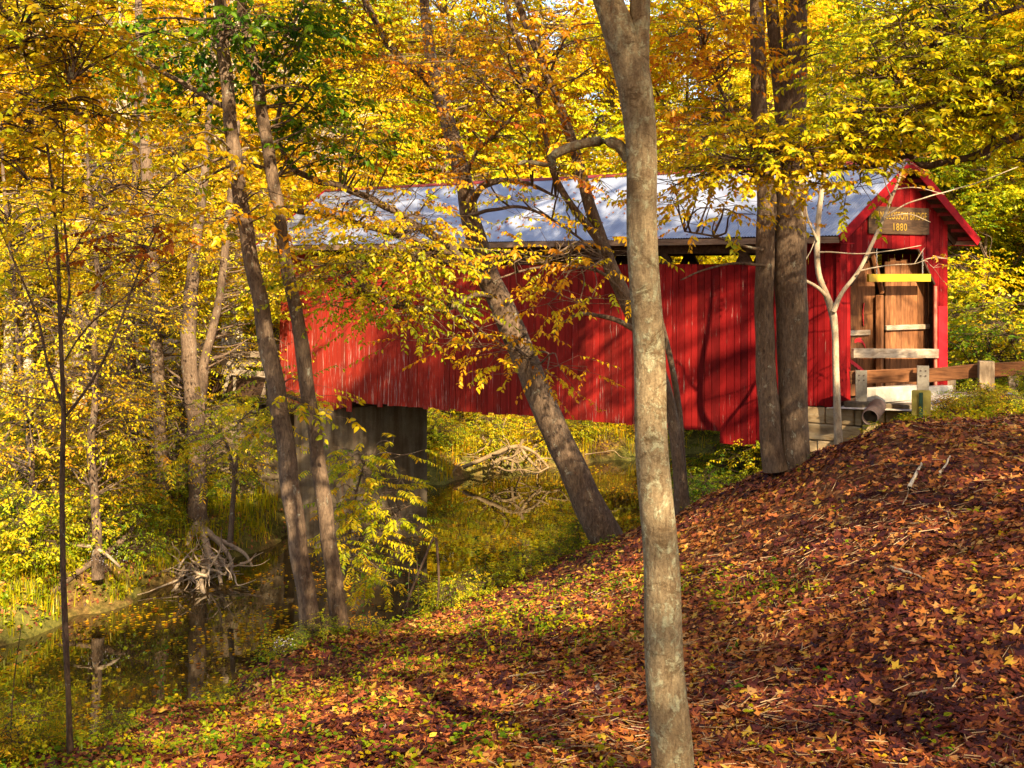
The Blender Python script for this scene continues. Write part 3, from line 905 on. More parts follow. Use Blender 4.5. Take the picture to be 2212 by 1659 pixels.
# near sandstone abutment: coursed blocks
g_s = np.random.default_rng(21)
abut = empty('stone_abutment', BP(0.2, 0.0, -4.6), 'coursed sandstone block abutment carrying the near end of the bridge', 'abutment')
mb = MB()
def course_wall(p, q, z0, z1, depth_v, courses, out):
    """blocks from p to q (xy), between heights z0 and z1"""
    d = q - p; Lw = np.linalg.norm(d[:2]); d = d / Lw
    z = z0; h0 = (z1 - z0) / courses
    for k in range(courses):
        x = -g_s.uniform(0, 0.4)
        while x < Lw:
            w = g_s.uniform(0.55, 1.15); a, b = max(x, 0) + 0.008, min(x + w, Lw) - 0.008
            if b - a > 0.05:
                o = g_s.uniform(-0.015, 0.05); j = g_s.normal(0, 0.012, 8)
                c = []
                for zz, jj in ((z + 0.008, 0), (z + h0 - 0.008, 4)):
                    for (s, dd, n) in ((a, o + j[jj], 0), (b, o + j[jj + 1], 1), (b, -depth_v, 2), (a, -depth_v, 3)):
                        c.append(np.array([p[0], p[1], 0]) + d * s + out * dd + UP * (EYE + zz + (j[jj + n % 2] if zz > z + 0.1 else 0)))
                mb.hexa(c, float(g_s.uniform(0, 1)))
            x += w
        z += h0
def xy(u, v, out=0, fwd=0):
    p = BP(u, v, 0, out, fwd); p[2] = 0; return p
course_wall(xy(1.05, 0.0, 0.02), xy(-0.55, 0.0, 0.02), -7.2, -3.38, 0.7, 9, NW)
course_wall(xy(-0.55, 0.0, 0.02), xy(-0.55, 0.0, 0.02) + np.array([2.7, -0.9, 0]), -4.8, -3.34, 0.6, 4, nrm(np.array([-0.9, -2.7, 0.0])))
course_wall(xy(1.05, 1.0, -0.1), xy(1.05, 0.0, 0.0), -7.2, -3.55, 0.7, 9, LD)
mb.build('stone_block_wall', M_STONE, abut, 0.03)
mb = MB()
for a, b in ((-0.62, -0.15), (-1.7, -1.15)):
    mb.hexa([BP(u, v, z) for z in (-3.335, -3.19) for u, v in ((a, -0.02), (b, -0.02), (b, 0.10), (a, 0.10))])
mb.build('cap_block', M_CONC, abut, 0.015)

pp = P(1884, 895, 24.6); pd = nrm(np.array([-0.45, -0.85, -0.10]))
pipe = empty('drain_pipe', pp, 'dark round drain pipe sticking out of the stone abutment', 'pipe')
th = np.linspace(0, 1, 26)
path = pp[None] + pd[None] * (th * 1.25 - 0.9)[:, None]
Vo, Fo = tube(path, 0.19 + 0.008 * np.sin(th * 60), 20)
Vi, Fi = tube(path, np.full(26, 0.165), 20)
Vj, Fj = join([(Vo, Fo), (Vi, Fi[:, ::-1])])
n1 = 25 * 20; n2 = len(Vo) + 25 * 20; k = np.arange(20); kk = (k + 1) % 20
Fj = np.vstack([Fj, np.stack([n1 + k, n1 + kk, n2 + kk, n2 + k], -1)])
o = mesh_np('pipe_shell', Vj, Fj, M_PIPE, smooth=False); adopt(pipe, o)

# sill blocks in the portal mouth
for i, (v0, v1, z1, u0, lab) in enumerate(((0.09, 0.50, -2.86, -0.35, 'pale sunlit concrete sill block lying at the portal mouth, nearer the creek'), (0.52, 0.86, -2.95, -0.22, 'low pale concrete sill block at the portal mouth, nearer the trees'))):
    t = empty('sill_block', BP(u0, v0, -3.2), lab, 'concrete block', 'sill blocks at the portal')
    mb = MB(); mb.hexa([BP(u, v, z) for z in (-3.24, z1) for u, v in ((u0 - 0.3, v0), (u0 - 0.3, v1), (u0, v1), (u0, v0))])
    mb.build('block', plain('pale_concrete', (0.42, 0.37, 0.29), 0.9, 0.2), t, 0.02)

# gravel road running out of the portal
def build_road():
    s = np.linspace(-0.05, 40, 120); w = np.linspace(-0.1, 1.1, 9)
    S, Wv = np.meshgrid(s, w, indexing='ij')
    X = BX - LD[0] * S + WD[0] * WW * Wv; Y = BY - LD[1] * S + WD[1] * WW * Wv
    Z = gz(X, Y)
    line = np.interp(s, [0, 1.2, 8, 20, 40], [-3.235, -3.2, -3.0, -2.6, -2.0]) + EYE
    Z = np.maximum(Z + 0.02, line[:, None] - 0.10 * np.abs(Wv - 0.5) * 2)
    V = np.stack([X, Y, Z], -1).reshape(-1, 3); a, b = len(s), len(w)
    i = (np.arange(a - 1)[:, None] * b + np.arange(b - 1)[None]).ravel()
    tag(mesh_np('road', V, np.stack([i, i + b, i + b + 1, i + 1], -1), M_GRAVEL, smooth=True), kind='structure')
build_road()

# ------------------------------------------------------------------ guard rails
def rail_pt(x, y, d): return P(x, y, d)
gr = empty('guard_rail', P(2000, 860, 24.8), 'brown timber guard rail with steel and wooden posts in front of the portal', 'guard rail')
A0, A1, A2, A3 = P(1836, 816, 25.1), P(1990, 809, 24.75), P(2118, 800, 24.4), P(2330, 790, 23.8)
for a, b in ((A0, A1), (A1 + np.array([0.02, -0.05, -0.03]), A2), (A2, A3)):
    mb = MB(); mb.beam(a, b, 0.14, 0.32, tone=float(g_b.uniform(0.3, 0.7))); mb.build('rail_beam', M_RAIL, gr, 0.012)
def chan(x, y0, y1, d, w):
    mb = MB(); a, b = P(x, y1, d), P(x, y0, d)
    sd = nrm(np.array([0.97, -0.25, 0])); fr = np.array([-0.25, -0.97, 0])
    mb.beam(a + fr * 0.1, b + fr * 0.1, w, 0.012, up=fr, tone=0.5)
    for s in (-1, 1):
        mb.beam(a + fr * 0.05 + sd * s * w / 2, b + fr * 0.05 + sd * s * w / 2, 0.012, 0.11, up=fr, tone=0.4)
    po = mb.build('post', M_STEEL, gr)
    for i in (-1, 1):
        for j in (0.12, 0.24):
            mb = MB(); c = b + fr * 0.112 + sd * i * w * 0.22 - UP * j
            mb.beam(c, c + fr * 0.012, 0.03, 0.03)
            bo = mb.build('bolt', M_PIPE, gr); bo.parent = po
chan(1860, 799, 866, 24.95, 0.25)
chan(1993, 789, 912, 24.55, 0.25)
mb = MB(); mb.beam(P(2130, 900, 24.15), P(2130, 780, 24.15), 0.33, 0.24, up=(-0.25, -0.97, 0), tone=0.7); mb.build('post', M_POST, gr, 0.01)
mb = MB(); mb.beam(P(2330, 900, 23.5), P(2330, 772, 23.5), 0.33, 0.24, up=(-0.25, -0.97, 0), tone=0.7); mb.build('post', M_POST, gr, 0.01)

fr_ = empty('guard_rail', P(2150, 846, 28.5), 'second timber guard rail across the road, partly hidden by the nearer one', 'guard rail')
mb = MB(); mb.beam(P(2050, 806, 28.7), P(2330, 797, 27.2), 0.14, 0.30); mb.build('rail_beam', M_RAIL, fr_, 0.012)
for x, d in ((2053, 28.5), (2188, 27.8), (2320, 27.1)):
    mb = MB(); mb.beam(P(x, 862, d), P(x, 800, d), 0.25, 0.2, up=(-0.25, -0.97, 0), tone=0.8); mb.build('post', M_POST, fr_, 0.01)

# back of a road sign on a green post
rs = empty('road_sign', P(1989, 918, 20.0), 'plain back of a small road sign on a dark green post', 'sign')
n_ = np.array([0.15, 0.99, 0]); sd = np.array([0.99, -0.15, 0])
c = P(1990, 870, 20.0)
outline = []
for cx, cz, a0 in ((1, 1, 0), (-1, 1, 90), (-1, -1, 180), (1, -1, 270)):
    for a in (0, 30, 60, 90):
        outline.append((cx * (0.178 - 0.03) + 0.03 * cos(R(a0 + a)), cz * (0.245 - 0.03) + 0.03 * sin(R(a0 + a))))
V = [c + sd * x + UP * z - n_ * 0.003 for x, z in outline] + [c + sd * x + UP * z + n_ * 0.003 for x, z in outline]
m_ = len(outline)
F = [list(range(m_))[::-1], list(range(m_, 2 * m_))] + [[i, (i + 1) % m_, m_ + (i + 1) % m_, m_ + i] for i in range(m_)]
mb = MB(); mb.add(V, F); mb.build('sign_panel', M_SIGNBACK, rs)
mb = MB()
b0, b1 = P(1989, 945, 19.97), P(1989, 848, 19.97)
mb.beam(b0 - n_ * 0.03, b1 - n_ * 0.03, 0.05, 0.006, up=n_)
for s in (-1, 1): mb.beam(b0 - n_ * 0.017 + sd * s * 0.03, b1 - n_ * 0.017 + sd * s * 0.03, 0.008, 0.03, up=n_)
mb.build('sign_post', M_GREENPOST, rs)

# ------------------------------------------------------------------ trees
# sunlit places (picture x, y, depth, radius m): the shading canopy behind the camera leaves gaps along their sun rays
LIT = [(1520, 700, 27.6, 1.1), (1560, 830, 27.4, 0.9), (1480, 820, 28, 0.8), (1620, 740, 27.2, 0.8), (1760, 700, 26.5, 0.8), (1770, 830, 26.4, 0.6), (1300, 840, 29, 0.8), (1230, 880, 29.6, 0.6), (1330, 700, 29, 0.7),
       (700, 700, 34, 1.2), (740, 780, 34, 0.8), (650, 760, 34.6, 0.9), (820, 640, 33.5, 0.6), (1950, 480, 26.8, 0.9), (1980, 590, 27, 0.8), (1940, 700, 27.6, 0.9), (2040, 620, 27.8, 0.7), (2030, 760, 27.8, 0.6), (1900, 650, 27.6, .7),
       (1990, 820, 25, 0.8), (2130, 800, 24.5, 0.9), (2060, 880, 22, 0.9), (2180, 890, 20, 0.8), (1850, 950, 24.5, 0.6), (1950, 860, 25.5, 0.8),
       (620, 430, 33, 0.8), (1080, 430, 31.5, 0.9), (760, 440, 33, 0.7), (1150, 440, 31, 0.6), (520, 480, 33, 0.8),
       (380, 1290, 30, 1.6), (250, 1250, 28, 1.6), (120, 1180, 29, 1.5), (430, 1180, 32, 1.2), (440, 1250, 30, 1.4), (200, 1100, 31, 1.5), (60, 1300, 27, 1.2), (330, 1330, 28.5, 1.0), (460, 1230, 31, 1.0),
       (1100, 1000, 46, 3.5), (1250, 1000, 46, 2.5), (1450, 960, 52, 3), (520, 1010, 36, 1.2), (500, 800, 37, 1.4),
       (1540, 1140, 15.5, 1.1), (1630, 1165, 13.9, 0.8), (1500, 1220, 14, 0.9), (1560, 1265, 13, .8), (1720, 1195, 12.6, 0.6), (1790, 1170, 12.6, .5), (1730, 1300, 11.0, 0.6), (1900, 1080, 13.4, .6), (2100, 1060, 12.4, .6),
       (2080, 1330, 9.2, 0.55), (2190, 1300, 9.2, .5), (2150, 1480, 7.4, 0.6), (2030, 1450, 7.8, .5), (1900, 1530, 7.3, 0.5), (1780, 1500, 7.7, .4), (1640, 1560, 7.4, 0.55), (1560, 1480, 8.4, .4), (2200, 1610, 6.8, .4),
       (40, 1645, 9.2, 0.9), (180, 1620, 9.4, 0.8), (330, 1590, 9.6, 0.7), (470, 1580, 9.4, 0.65), (620, 1600, 8.8, 0.6), (740, 1630, 8.3, .5), (880, 1570, 8.6, 0.55), (960, 1530, 9, .5), (1080, 1510, 9.1, 0.45), (1200, 1480, 9.4, 0.45), (1310, 1470, 9.4, .4), (700, 1480, 12, .5), (900, 1440, 12.5, .5), (1150, 1340, 14.5, .7), (1260, 1290, 15.5, .7), (1020, 1330, 16.5, .6),
       (1420, 1620, 6.2, 0.35), (1440, 1450, 6.2, 0.3), (1415, 1180, 6.2, 0.3), (1400, 900, 6.2, 0.35), (1390, 620, 6.2, .35),
       (900, 200, 18.5, .8), (1130, 140, 18, .6), (780, 520, 17.3, 1.0), (1180, 480, 17.5, .6), (1800, 330, 11.4, .7), (2050, 160, 11.4, .6), (640, 180, 17, 1.0), (400, 150, 16.5, 1.2), (80, 200, 9.6, .7), (180, 380, 9.6, .5), (2150, 650, 34, 4), (2120, 480, 36, 4), (2180, 560, 30, 3.0),
       (1290, 1080, 20, .5), (1250, 1010, 20, .5), (1200, 900, 20, .4), (660, 1270, 16, .45), (640, 1100, 16, .4), (720, 1230, 16.4, .45), (700, 1080, 16.5, .4), (1660, 480, 17, .5), (1800, 740, 23, .5), (1900, 480, 23, .5), (1050, 1290, 18.5, .9), (860, 1150, 20, .7), (700, 1300, 30, 1.5), (600, 1280, 30, 1.5)]
LITP = np.array([P(x, y, d) for x, y, d, r in LIT]); LITR = np.array([r for *_, r in LIT])

def sun_clear(C):
    """True where a leaf spray at C would not shade one of the sunlit places"""
    ok = np.ones(len(C), bool)
    for p, r in zip(LITP, LITR):
        w = C - p; t = w @ SUNV
        q = np.linalg.norm(w - t[:, None] * SUNV, axis=1)
        ok &= ~((t > 6.0) & (q < r * 0.95 + np.where(r < 0.66, 0.32, 0.12)))
    return ok

def stem_path(pts, d=None):
    """picture polyline rows (x, y, width[, depth]) -> world path with radius"""
    out = []
    for r in pts:
        dd = r[3] if len(r) > 3 else d
        out.append([*P(r[0], r[1], dd), r[2] / 2 / FD * dd])
    return np.array(out)

def trunk_mesh(stems, sides=14, lump=0.03, seed=0, flare=True, step=0.12):
    parts, sk = [], []
    for i, s in enumerate(stems):
        p = spline(s, step)
        rad = p[:, 3].copy()
        if flare and i == 0:
            h = np.linalg.norm(p[:, :3] - p[0, :3], axis=1)
            rad = rad * (1 + 0.14 * np.exp(-h / (4.0 * rad[0] + 0.02)))
            z = p[0, :3] - (p[3, :3] - p[0, :3]) / np.linalg.norm(p[3, :3] - p[0, :3]) * 0.55
            p = np.vstack([[*z, rad[0]], p]); rad = np.concatenate([[rad[0] * 1.15], rad])
        if len(p) > 6 and sides > 8:
            gg = np.random.default_rng(seed + 31 * i)
            k = np.arange(len(p))
            p[:, :3] += (np.sin(k * 0.7 + gg.uniform(0, 6))[:, None] * gg.normal(0, 1, 3) + np.sin(k * 0.23 + gg.uniform(0, 6))[:, None] * gg.normal(0, 1.6, 3)) * rad[:, None] * 0.035
        rad[-1] *= 0.4
        sd = sides if rad.max() > 0.05 else max(6, sides // 2)
        parts.append(tube(p[:, :3], rad, sd, lump, seed + i))
        sk.append(p)
    V, F = join(parts)
    return V, F, np.vstack(sk)

def grow(skel, blobs, seed, size, k, spray=0.55, clump=0.45, wid=0.5, hang=0.35, simple=False, pinnate=False, gap=False, twig=True, limb_r=0.010, flat=0.45, reach=5.0, tilt=0.5, droop=0.25, splay=1.0):
    """crown leaves and branch wood for a skeleton; blobs: (centre, radii, clumps, sprays per clump, tone)"""
    g = np.random.default_rng(seed)
    LV, LF, LT, W, off = [], [], [], [], 0
    for c0, r0, nc, ns, tone in blobs:
        c0 = np.asarray(c0, float); r0 = np.asarray(r0, float)
        C = c0 + ellip(g, nc, 0.45) * r0
        D = np.linalg.norm(C[:, None] - skel[None, :, :3], axis=2) + np.maximum(skel[None, :, 2] - C[:, None, 2], 0) * 0.8
        j = D.argmin(1); att = skel[j, :3]
        ct = tone + g.normal(0, 0.05, nc)
        out = nrm(C - att)
        for a, c, dd in zip(att, C, np.linalg.norm(C - att, axis=1)):
            if dd < 0.15 or dd > reach or not twig: continue
            m = (a + c) / 2 + np.array([0, 0, 0.10 * dd]) + g.normal(0, 0.06 * dd, 3)
            q = spline(np.array([a, (a + m) / 2 + g.normal(0, 0.03 * dd, 3), m, (m + c) / 2 + g.normal(0, 0.03 * dd, 3), c]), max(0.12, dd / 12))
            W.append(tube(q, np.linspace(limb_r + 0.008 * dd, 0.004 + 0.1 * limb_r, len(q)), 5))
        n = nc * ns
        idx = np.repeat(np.arange(nc), ns)
        B = C[idx] + g.normal(0, 1, (n, 3)) * np.array([clump, clump, clump * flat])
        U = nrm(B - C[idx]) * 0.8 + out[idx] * np.array([0.6, 0.6, 0.2]) + g.normal(0, 0.35, (n, 3))
        U[:, 2] = U[:, 2] * 0.35 - 0.12
        U = nrm(U)
        keep = np.ones(n, bool)
        if gap: keep = sun_clear(B + U * 0.4)
        B, U, idx = B[keep], U[keep], idx[keep]; n = len(B)
        if n == 0: continue
        L = spray * g.uniform(0.6, 1.25, n)
        V, F, nf = spray_leaves(B, U, L, k, size, g, wid=wid, hang=hang, simple=simple, pinnate=pinnate, tilt=tilt, droop=droop, splay=splay)
        t = np.repeat(ct[idx] + g.normal(0, 0.045, n), k) + g.normal(0, 0.055, n * k)
        LV.append(V); LF.append(F + off); LT.append(np.repeat(t, nf)); off += len(V)
        if twig and not simple:
            tip = B + U * L[:, None]; tip[:, 2] -= 0.12 * L
            W.append(prisms(B, tip, 0.0032, 0.0015)); W.append(prisms(C[idx], B, 0.006, 0.003))
    return np.vstack(LV), np.vstack(LF), np.clip(np.concatenate(LT), 0.0, 1.0), (join(W) if W else None)

def make_tree(name, label, cat, stems, blobs, bark, seed, limbs=(), group=None, sides=14, lump=0.03, leaf=None, limb_bark=None, **kw):
    root = empty(name, stems[0][0, :3], label, cat, group)
    V, F, sk = trunk_mesh(stems, sides, lump, seed)
    adopt(root, mesh_np('trunk', V, F, bark, smooth=True))
    wood = []
    for i, l in enumerate(limbs):
        p = spline(l, 0.08); rad = p[:, 3].copy(); rad[-1] *= 0.5
        gg = np.random.default_rng(seed + 77 + i); kk = np.arange(len(p))
        p[:, :3] += (np.sin(kk * 0.9 + gg.uniform(0, 6))[:, None] * gg.normal(0, 1, 3) + np.sin(kk * 0.4 + gg.uniform(0, 6))[:, None] * gg.normal(0, 1.5, 3)) * (rad[:, None] * 0.12)
        o = mesh_np('limb', *tube(p[:, :3], rad, 9, 0.04, seed + i), limb_bark or bark, smooth=True); adopt(root, o)
        sk = np.vstack([sk, p])
    if blobs:
        LV, LF, LT, W = grow(sk, blobs, seed + 5, **kw)
        o = mesh_np('crown', LV, LF, leaf or M_LEAF, attrs={'tone': LT}); adopt(root, o)
        if W: adopt(root, mesh_np('branch', W[0], W[1], bark, smooth=True))
    return root

def PB(x, y, d, rx, ry, rd, nc, ns, tone):
    return (P(x, y, d), np.array([rx / FD * d, rd, ry / FD * d]), nc, ns, tone)

# foreground grey beech, leaning a little, forked near the top of the picture
make_tree('beech_tree', 'smooth lichened grey trunk standing closest, crossing the whole view in front of the bridge', 'tree',
    [stem_path([(1478, 1850, 98), (1464, 1760, 92), (1450, 1659, 88), (1437, 1400, 82), (1421, 1150, 76), (1407, 900, 70), (1397, 700, 67), (1389, 500, 66), (1384, 350, 66), (1378, 250, 70), (1366, 150, 78), (1338, 60, 70), (1312, 0, 62), (1275, -90, 54), (1240, -200, 46), (1190, -700, 42), (1150, -1800, 34), (1190, -3600, 18), (1200, -4600, 8)], 6.2),
     stem_path([(1372, 190, 60), (1380, 100, 48), (1383, 0, 44), (1384, -120, 38), (1400, -260, 34), (1450, -900, 30), (1560, -2200, 20), (1600, -3400, 8)], 6.2)],
    [PB(1180, -260, 7.2, 260, 90, 1.2, 16, 7, 0.66), PB(1450, -300, 6.4, 260, 100, 1.2, 14, 7, 0.6)],
    M_BARK_GREY, 3, sides=28, lump=0.012,
    limbs=[stem_path([(1362, 345, 30), (1340, 312, 25), (1300, 303, 22), (1250, 313, 21), (1205, 330, 20), (1188, 338, 22)], 6.25),
           stem_path([(1190, 334, 16), (1196, 356, 12), (1160, 352, 10), (1135, 348, 10), (1118, 356, 8)], 6.3)],
    size=0.085, k=9, spray=0.5, clump=0.35)

# the two slim trunks leaning left beside the water
make_tree('hickory_tree', 'slender furrowed trunk leaning away from the bridge, outer of the pair by the water', 'tree',
    [stem_path([(679, 1398, 42), (655, 1250, 40), (632, 1080, 40), (610, 920, 40), (588, 800, 38), (560, 640, 34), (535, 520, 32), (515, 400, 30), (500, 280, 29), (488, 150, 28), (479, 50, 26), (470, -60, 24), (455, -250, 20), (440, -500, 18), (420, -1000, 13), (410, -1400, 6)], 16.2)],
    [PB(430, 120, 16.5, 120, 80, 1.6, 10, 8, 0.17), PB(330, 200, 17, 130, 70, 1.5, 9, 6, 0.24), PB(300, 60, 17, 160, 90, 2, 8, 8, 0.36), PB(560, 60, 16, 70, 80, 1.2, 7, 7, 0.18), PB(420, 300, 16, 110, 60, 1.2, 7, 7, 0.55), PB(450, -260, 16, 240, 160, 3, 18, 10, 0.5), PB(600, 420, 15.5, 70, 50, .6, 4, 4, 0.66), PB(470, 470, 16, 90, 40, .8, 5, 5, 0.58)],
    M_BARK, 13, limbs=[stem_path([(508, 238, 15), (470, 222, 12), (400, 183, 11), (340, 148, 10), (285, 105, 8), (235, 50, 6), (195, 10, 5)], 16.4),
        stem_path([(503, 330, 9), (470, 345, 7), (420, 362, 6), (370, 390, 5), (320, 440, 4)], 16.4), stem_path([(488, 40, 8), (420, 42, 6), (360, 38, 5), (300, 45, 4)], 16.5)],
    size=0.12, k=9, spray=0.55, clump=0.4, wid=0.55)
make_tree('hickory_tree', 'slim crooked trunk with pale lichen flecks, inner one of the leaning pair by the water', 'tree',
    [stem_path([(739, 1366, 37), (722, 1250, 34), (705, 1130, 34), (690, 1020, 33), (680, 930, 31), (668, 860, 31), (655, 770, 32), (641, 680, 28), (622, 600, 28), (605, 480, 26), (590, 380, 27), (572, 280, 26), (556, 180, 25), (537, 90, 22), (517, 0, 20), (500, -100, 17), (490, -260, 12)], 16.6)],
    [PB(640, 150, 17, 110, 120, 1.6, 12, 7, 0.17), PB(700, 300, 17.5, 80, 70, 1.2, 10, 7, 0.2), PB(570, 330, 17, 80, 70, 1, 5, 5, 0.5), PB(660, 40, 17, 100, 70, 1.6, 11, 7, 0.24), PB(560, -220, 16, 240, 130, 3, 16, 10, 0.55), PB(640, 870, 16.2, 60, 40, .6, 3, 5, .5)],
    M_BARK, 14, limbs=[stem_path([(600, 380, 10), (560, 360, 9), (530, 355, 7), (480, 365, 6), (430, 400, 5)], 16.9), stem_path([(668, 880, 9), (640, 862, 8), (600, 845, 6), (585, 838, 5)], 16.6),
        stem_path([(556, 150, 9), (600, 100, 7), (640, 40, 6), (660, -20, 5)], 16.9)],
    size=0.12, k=9, spray=0.5, clump=0.4, wid=0.55)

# the big tree leaning from the bank across the bridge
make_tree('leaning_tree', 'thick orange leaved trunk leaning over the creek in front of the red siding', 'tree',
    [stem_path([(1318, 1180, 68, 20), (1272, 1090, 63, 20), (1222, 980, 59, 20), (1178, 885, 57, 20), (1142, 795, 55, 20), (1106, 710, 56, 20), (1080, 650, 51, 20), (1056, 600, 50, 20), (1036, 540, 46, 20), (1016, 470, 42, 20), (1003, 400, 38, 20), (985, 330, 36, 20.2), (966, 260, 33, 20.4), (948, 200, 30, 20.6), (932, 130, 26, 20.8), (920, 40, 22, 21), (905, -120, 17, 21), (890, -300, 14, 21), (880, -500, 10, 21), (875, -720, 5, 21)]),
     stem_path([(950, 205, 24, 20.6), (915, 165, 20, 20.4), (870, 130, 18, 20.2), (830, 80, 15, 20), (790, 0, 12, 19.8), (760, -90, 8, 19.8)])],
    [PB(860, 110, 18.8, 170, 120, 2.0, 14, 8, 0.700), PB(720, 60, 18.6, 110, 90, 1.5, 10, 7, 0.660), PB(1090, 70, 18.6, 150, 110, 2.0, 11, 8, 0.660), PB(1150, 230, 18.2, 130, 110, 1.6, 9, 7, 0.680), PB(850, 300, 18.2, 190, 110, 1.6, 13, 8, 0.660), PB(1000, 320, 18.0, 160, 90, 1.4, 8, 7, 0.720),
     PB(780, 440, 17.6, 150, 60, 1.4, 10, 7, 0.600), PB(890, 500, 17.3, 110, 40, 1.0, 9, 7, 0.600), PB(800, 580, 17.2, 160, 45, 1.0, 22, 8, 0.460), PB(730, 620, 17, 110, 45, 0.9, 8, 7, 0.440), PB(870, 650, 17.2, 140, 35, 0.8, 12, 8, 0.480), PB(1180, 440, 17.6, 120, 60, 1.0, 4, 5, 0.500),
     PB(1190, 565, 17.4, 110, 30, 0.7, 5, 5, 0.600), PB(1210, 640, 17.2, 80, 30, 0.5, 3, 5, 0.600), PB(1080, 735, 17.2, 130, 35, 0.5, 6, 5, 0.640), PB(1170, 790, 17.2, 90, 25, 0.4, 3, 5, 0.660), PB(1240, 360, 18, 70, 60, .8, 5, 6, 0.640), PB(880, -240, 19, 260, 160, 3, 18, 9, 0.600)],
    M_BARK, 15, sides=20, lump=0.028,
    limbs=[stem_path([(1052, 625, 24, 19.9), (1010, 570, 22, 19.6), (960, 525, 20, 19.2), (900, 488, 18, 18.9), (850, 455, 16, 18.6), (790, 425, 15, 18.4), (735, 402, 14, 18.2), (690, 392, 14, 18.1), (640, 370, 13, 18), (612, 330, 11, 18), (592, 285, 9, 18)]),
           stem_path([(1046, 610, 18, 19.9), (990, 560, 14, 19.2), (930, 530, 13, 18.8), (860, 510, 13, 18.4), (800, 490, 13, 18.2), (740, 475, 13, 18), (680, 462, 14, 17.9), (612, 448, 12, 17.8)]),
           stem_path([(1018, 475, 22, 20), (1020, 440, 18, 19.8), (1040, 405, 16, 19.6), (1075, 391, 14, 19.5), (1110, 392, 11, 19.3), (1150, 400, 8, 19.1), (1200, 425, 6, 19)]),
           stem_path([(1066, 640, 14, 19.9), (1035, 636, 13, 19.6), (1000, 648, 13, 19.3), (965, 668, 12, 19.1), (930, 667, 9, 18.9), (890, 662, 8, 18.8), (850, 664, 6, 18.6), (800, 650, 4, 18.4)]),
           stem_path([(1108, 715, 10, 19.9), (1082, 698, 9, 19.8), (1064, 682, 7, 19.7)]),
           stem_path([(1010, 465, 9, 19.9), (1060, 455, 8, 19.3), (1130, 447, 7, 19), (1200, 480, 6, 18.8), (1260, 520, 5, 18.6), (1300, 560, 4, 18.5)]),
           stem_path([(1000, 400, 10, 20), (1030, 330, 8, 19.6), (1090, 270, 7, 19.2), (1150, 200, 5, 19)])],
    size=0.092, k=13, spray=0.66, clump=0.55, wid=0.5, hang=0.45)

# slim tree behind the foreground beech, forking upwards across the roof
make_tree('slim_leaning_tree', 'slim warm brown trunk rising across the roof from behind the closest grey trunk', 'tree',
    [stem_path([(1472, 1100, 30), (1466, 1020, 26), (1452, 900, 26), (1420, 790, 30), (1378, 705, 33), (1352, 650, 33), (1325, 590, 31), (1302, 530, 30), (1282, 470, 28), (1262, 400, 25), (1243, 330, 23), (1222, 265, 21), (1196, 200, 19), (1160, 110, 17), (1125, 20, 15), (1090, -90, 12), (1060, -220, 8)], 18.8),
     stem_path([(1310, 545, 20), (1272, 490, 17), (1225, 430, 15), (1195, 370, 14), (1180, 300, 13), (1160, 210, 12), (1130, 120, 11), (1100, 40, 9), (1080, -60, 7)], 18.6),
     stem_path([(1482, 1098, 20), (1474, 1000, 15), (1468, 900, 14), (1455, 810, 13), (1440, 740, 12), (1425, 680, 10), (1410, 600, 7)], 19.2)],
    [PB(1260, 90, 17.6, 130, 100, 1.4, 11, 7, 0.660), PB(1260, 250, 17.4, 80, 90, 1.2, 5, 6, 0.620), PB(1090, 160, 17.6, 130, 90, 1.2, 7, 7, 0.700), PB(1180, 560, 16.8, 130, 30, .7, 5, 5, 0.660), PB(1150, -240, 18, 200, 130, 2.5, 15, 9, 0.540)],
    M_BARK, 16, limbs=[stem_path([(1372, 712, 13), (1330, 690, 11), (1290, 682, 9), (1250, 678, 8), (1225, 692, 6), (1205, 705, 4), (1195, 730, 3)], 18.4), stem_path([(1352, 640, 8), (1300, 590, 7), (1230, 575, 6), (1150, 580, 5), (1080, 600, 4)], 18)],
    size=0.10, k=11, spray=0.55, clump=0.45, hang=0.45, reach=9.0)

# double trunk standing on the hill crest in front of the siding
make_tree('twin_trunk_tree', 'big dark double trunk tree on the leafy crest in front of the bridge wall', 'tree',
    [stem_path([(1716, 1016, 62), (1713, 850, 59), (1711, 700, 67), (1706, 560, 68), (1708, 400, 66), (1713, 250, 57), (1717, 100, 52), (1720, -50, 48), (1726, -250, 42), (1735, -500, 36), (1745, -1000, 24), (1750, -1500, 8)], 17),
     stem_path([(1674, 1016, 56), (1663, 930, 46), (1656, 800, 43), (1651, 650, 40), (1652, 520, 40), (1655, 430, 42), (1648, 330, 35), (1640, 200, 34), (1635, 50, 31), (1630, -90, 28), (1620, -300, 20)], 16.9),
     stem_path([(1703, 345, 34), (1690, 260, 30), (1680, 150, 29), (1671, 60, 28), (1664, -60, 25), (1650, -250, 18)], 17.1)],
    [PB(1530, 200, 16, 90, 150, 1.4, 14, 7, 0.74), PB(1480, 60, 16.4, 80, 90, 1.4, 8, 7, 0.66), PB(1560, 470, 15.8, 90, 40, 0.8, 5, 4, 0.62), PB(1500, 400, 16, 80, 60, 1, 6, 5, 0.66), PB(1800, 60, 16.5, 90, 110, 1.5, 8, 6, 0.58), PB(1700, -330, 17, 320, 200, 4, 30, 10, 0.6)],
    M_BARK, 17, sides=22, lump=0.022, limbs=[stem_path([(1648, 540, 8), (1600, 530, 6), (1540, 510, 5), (1480, 500, 4)], 16.7), stem_path([(1640, 330, 9), (1600, 270, 8), (1560, 200, 7), (1520, 110, 5)], 16.6), stem_path([(1654, 575, 7), (1600, 568, 6), (1530, 580, 4), (1470, 605, 3)], 16.7)],
    size=0.10, k=11, spray=0.5, clump=0.42, hang=0.5)

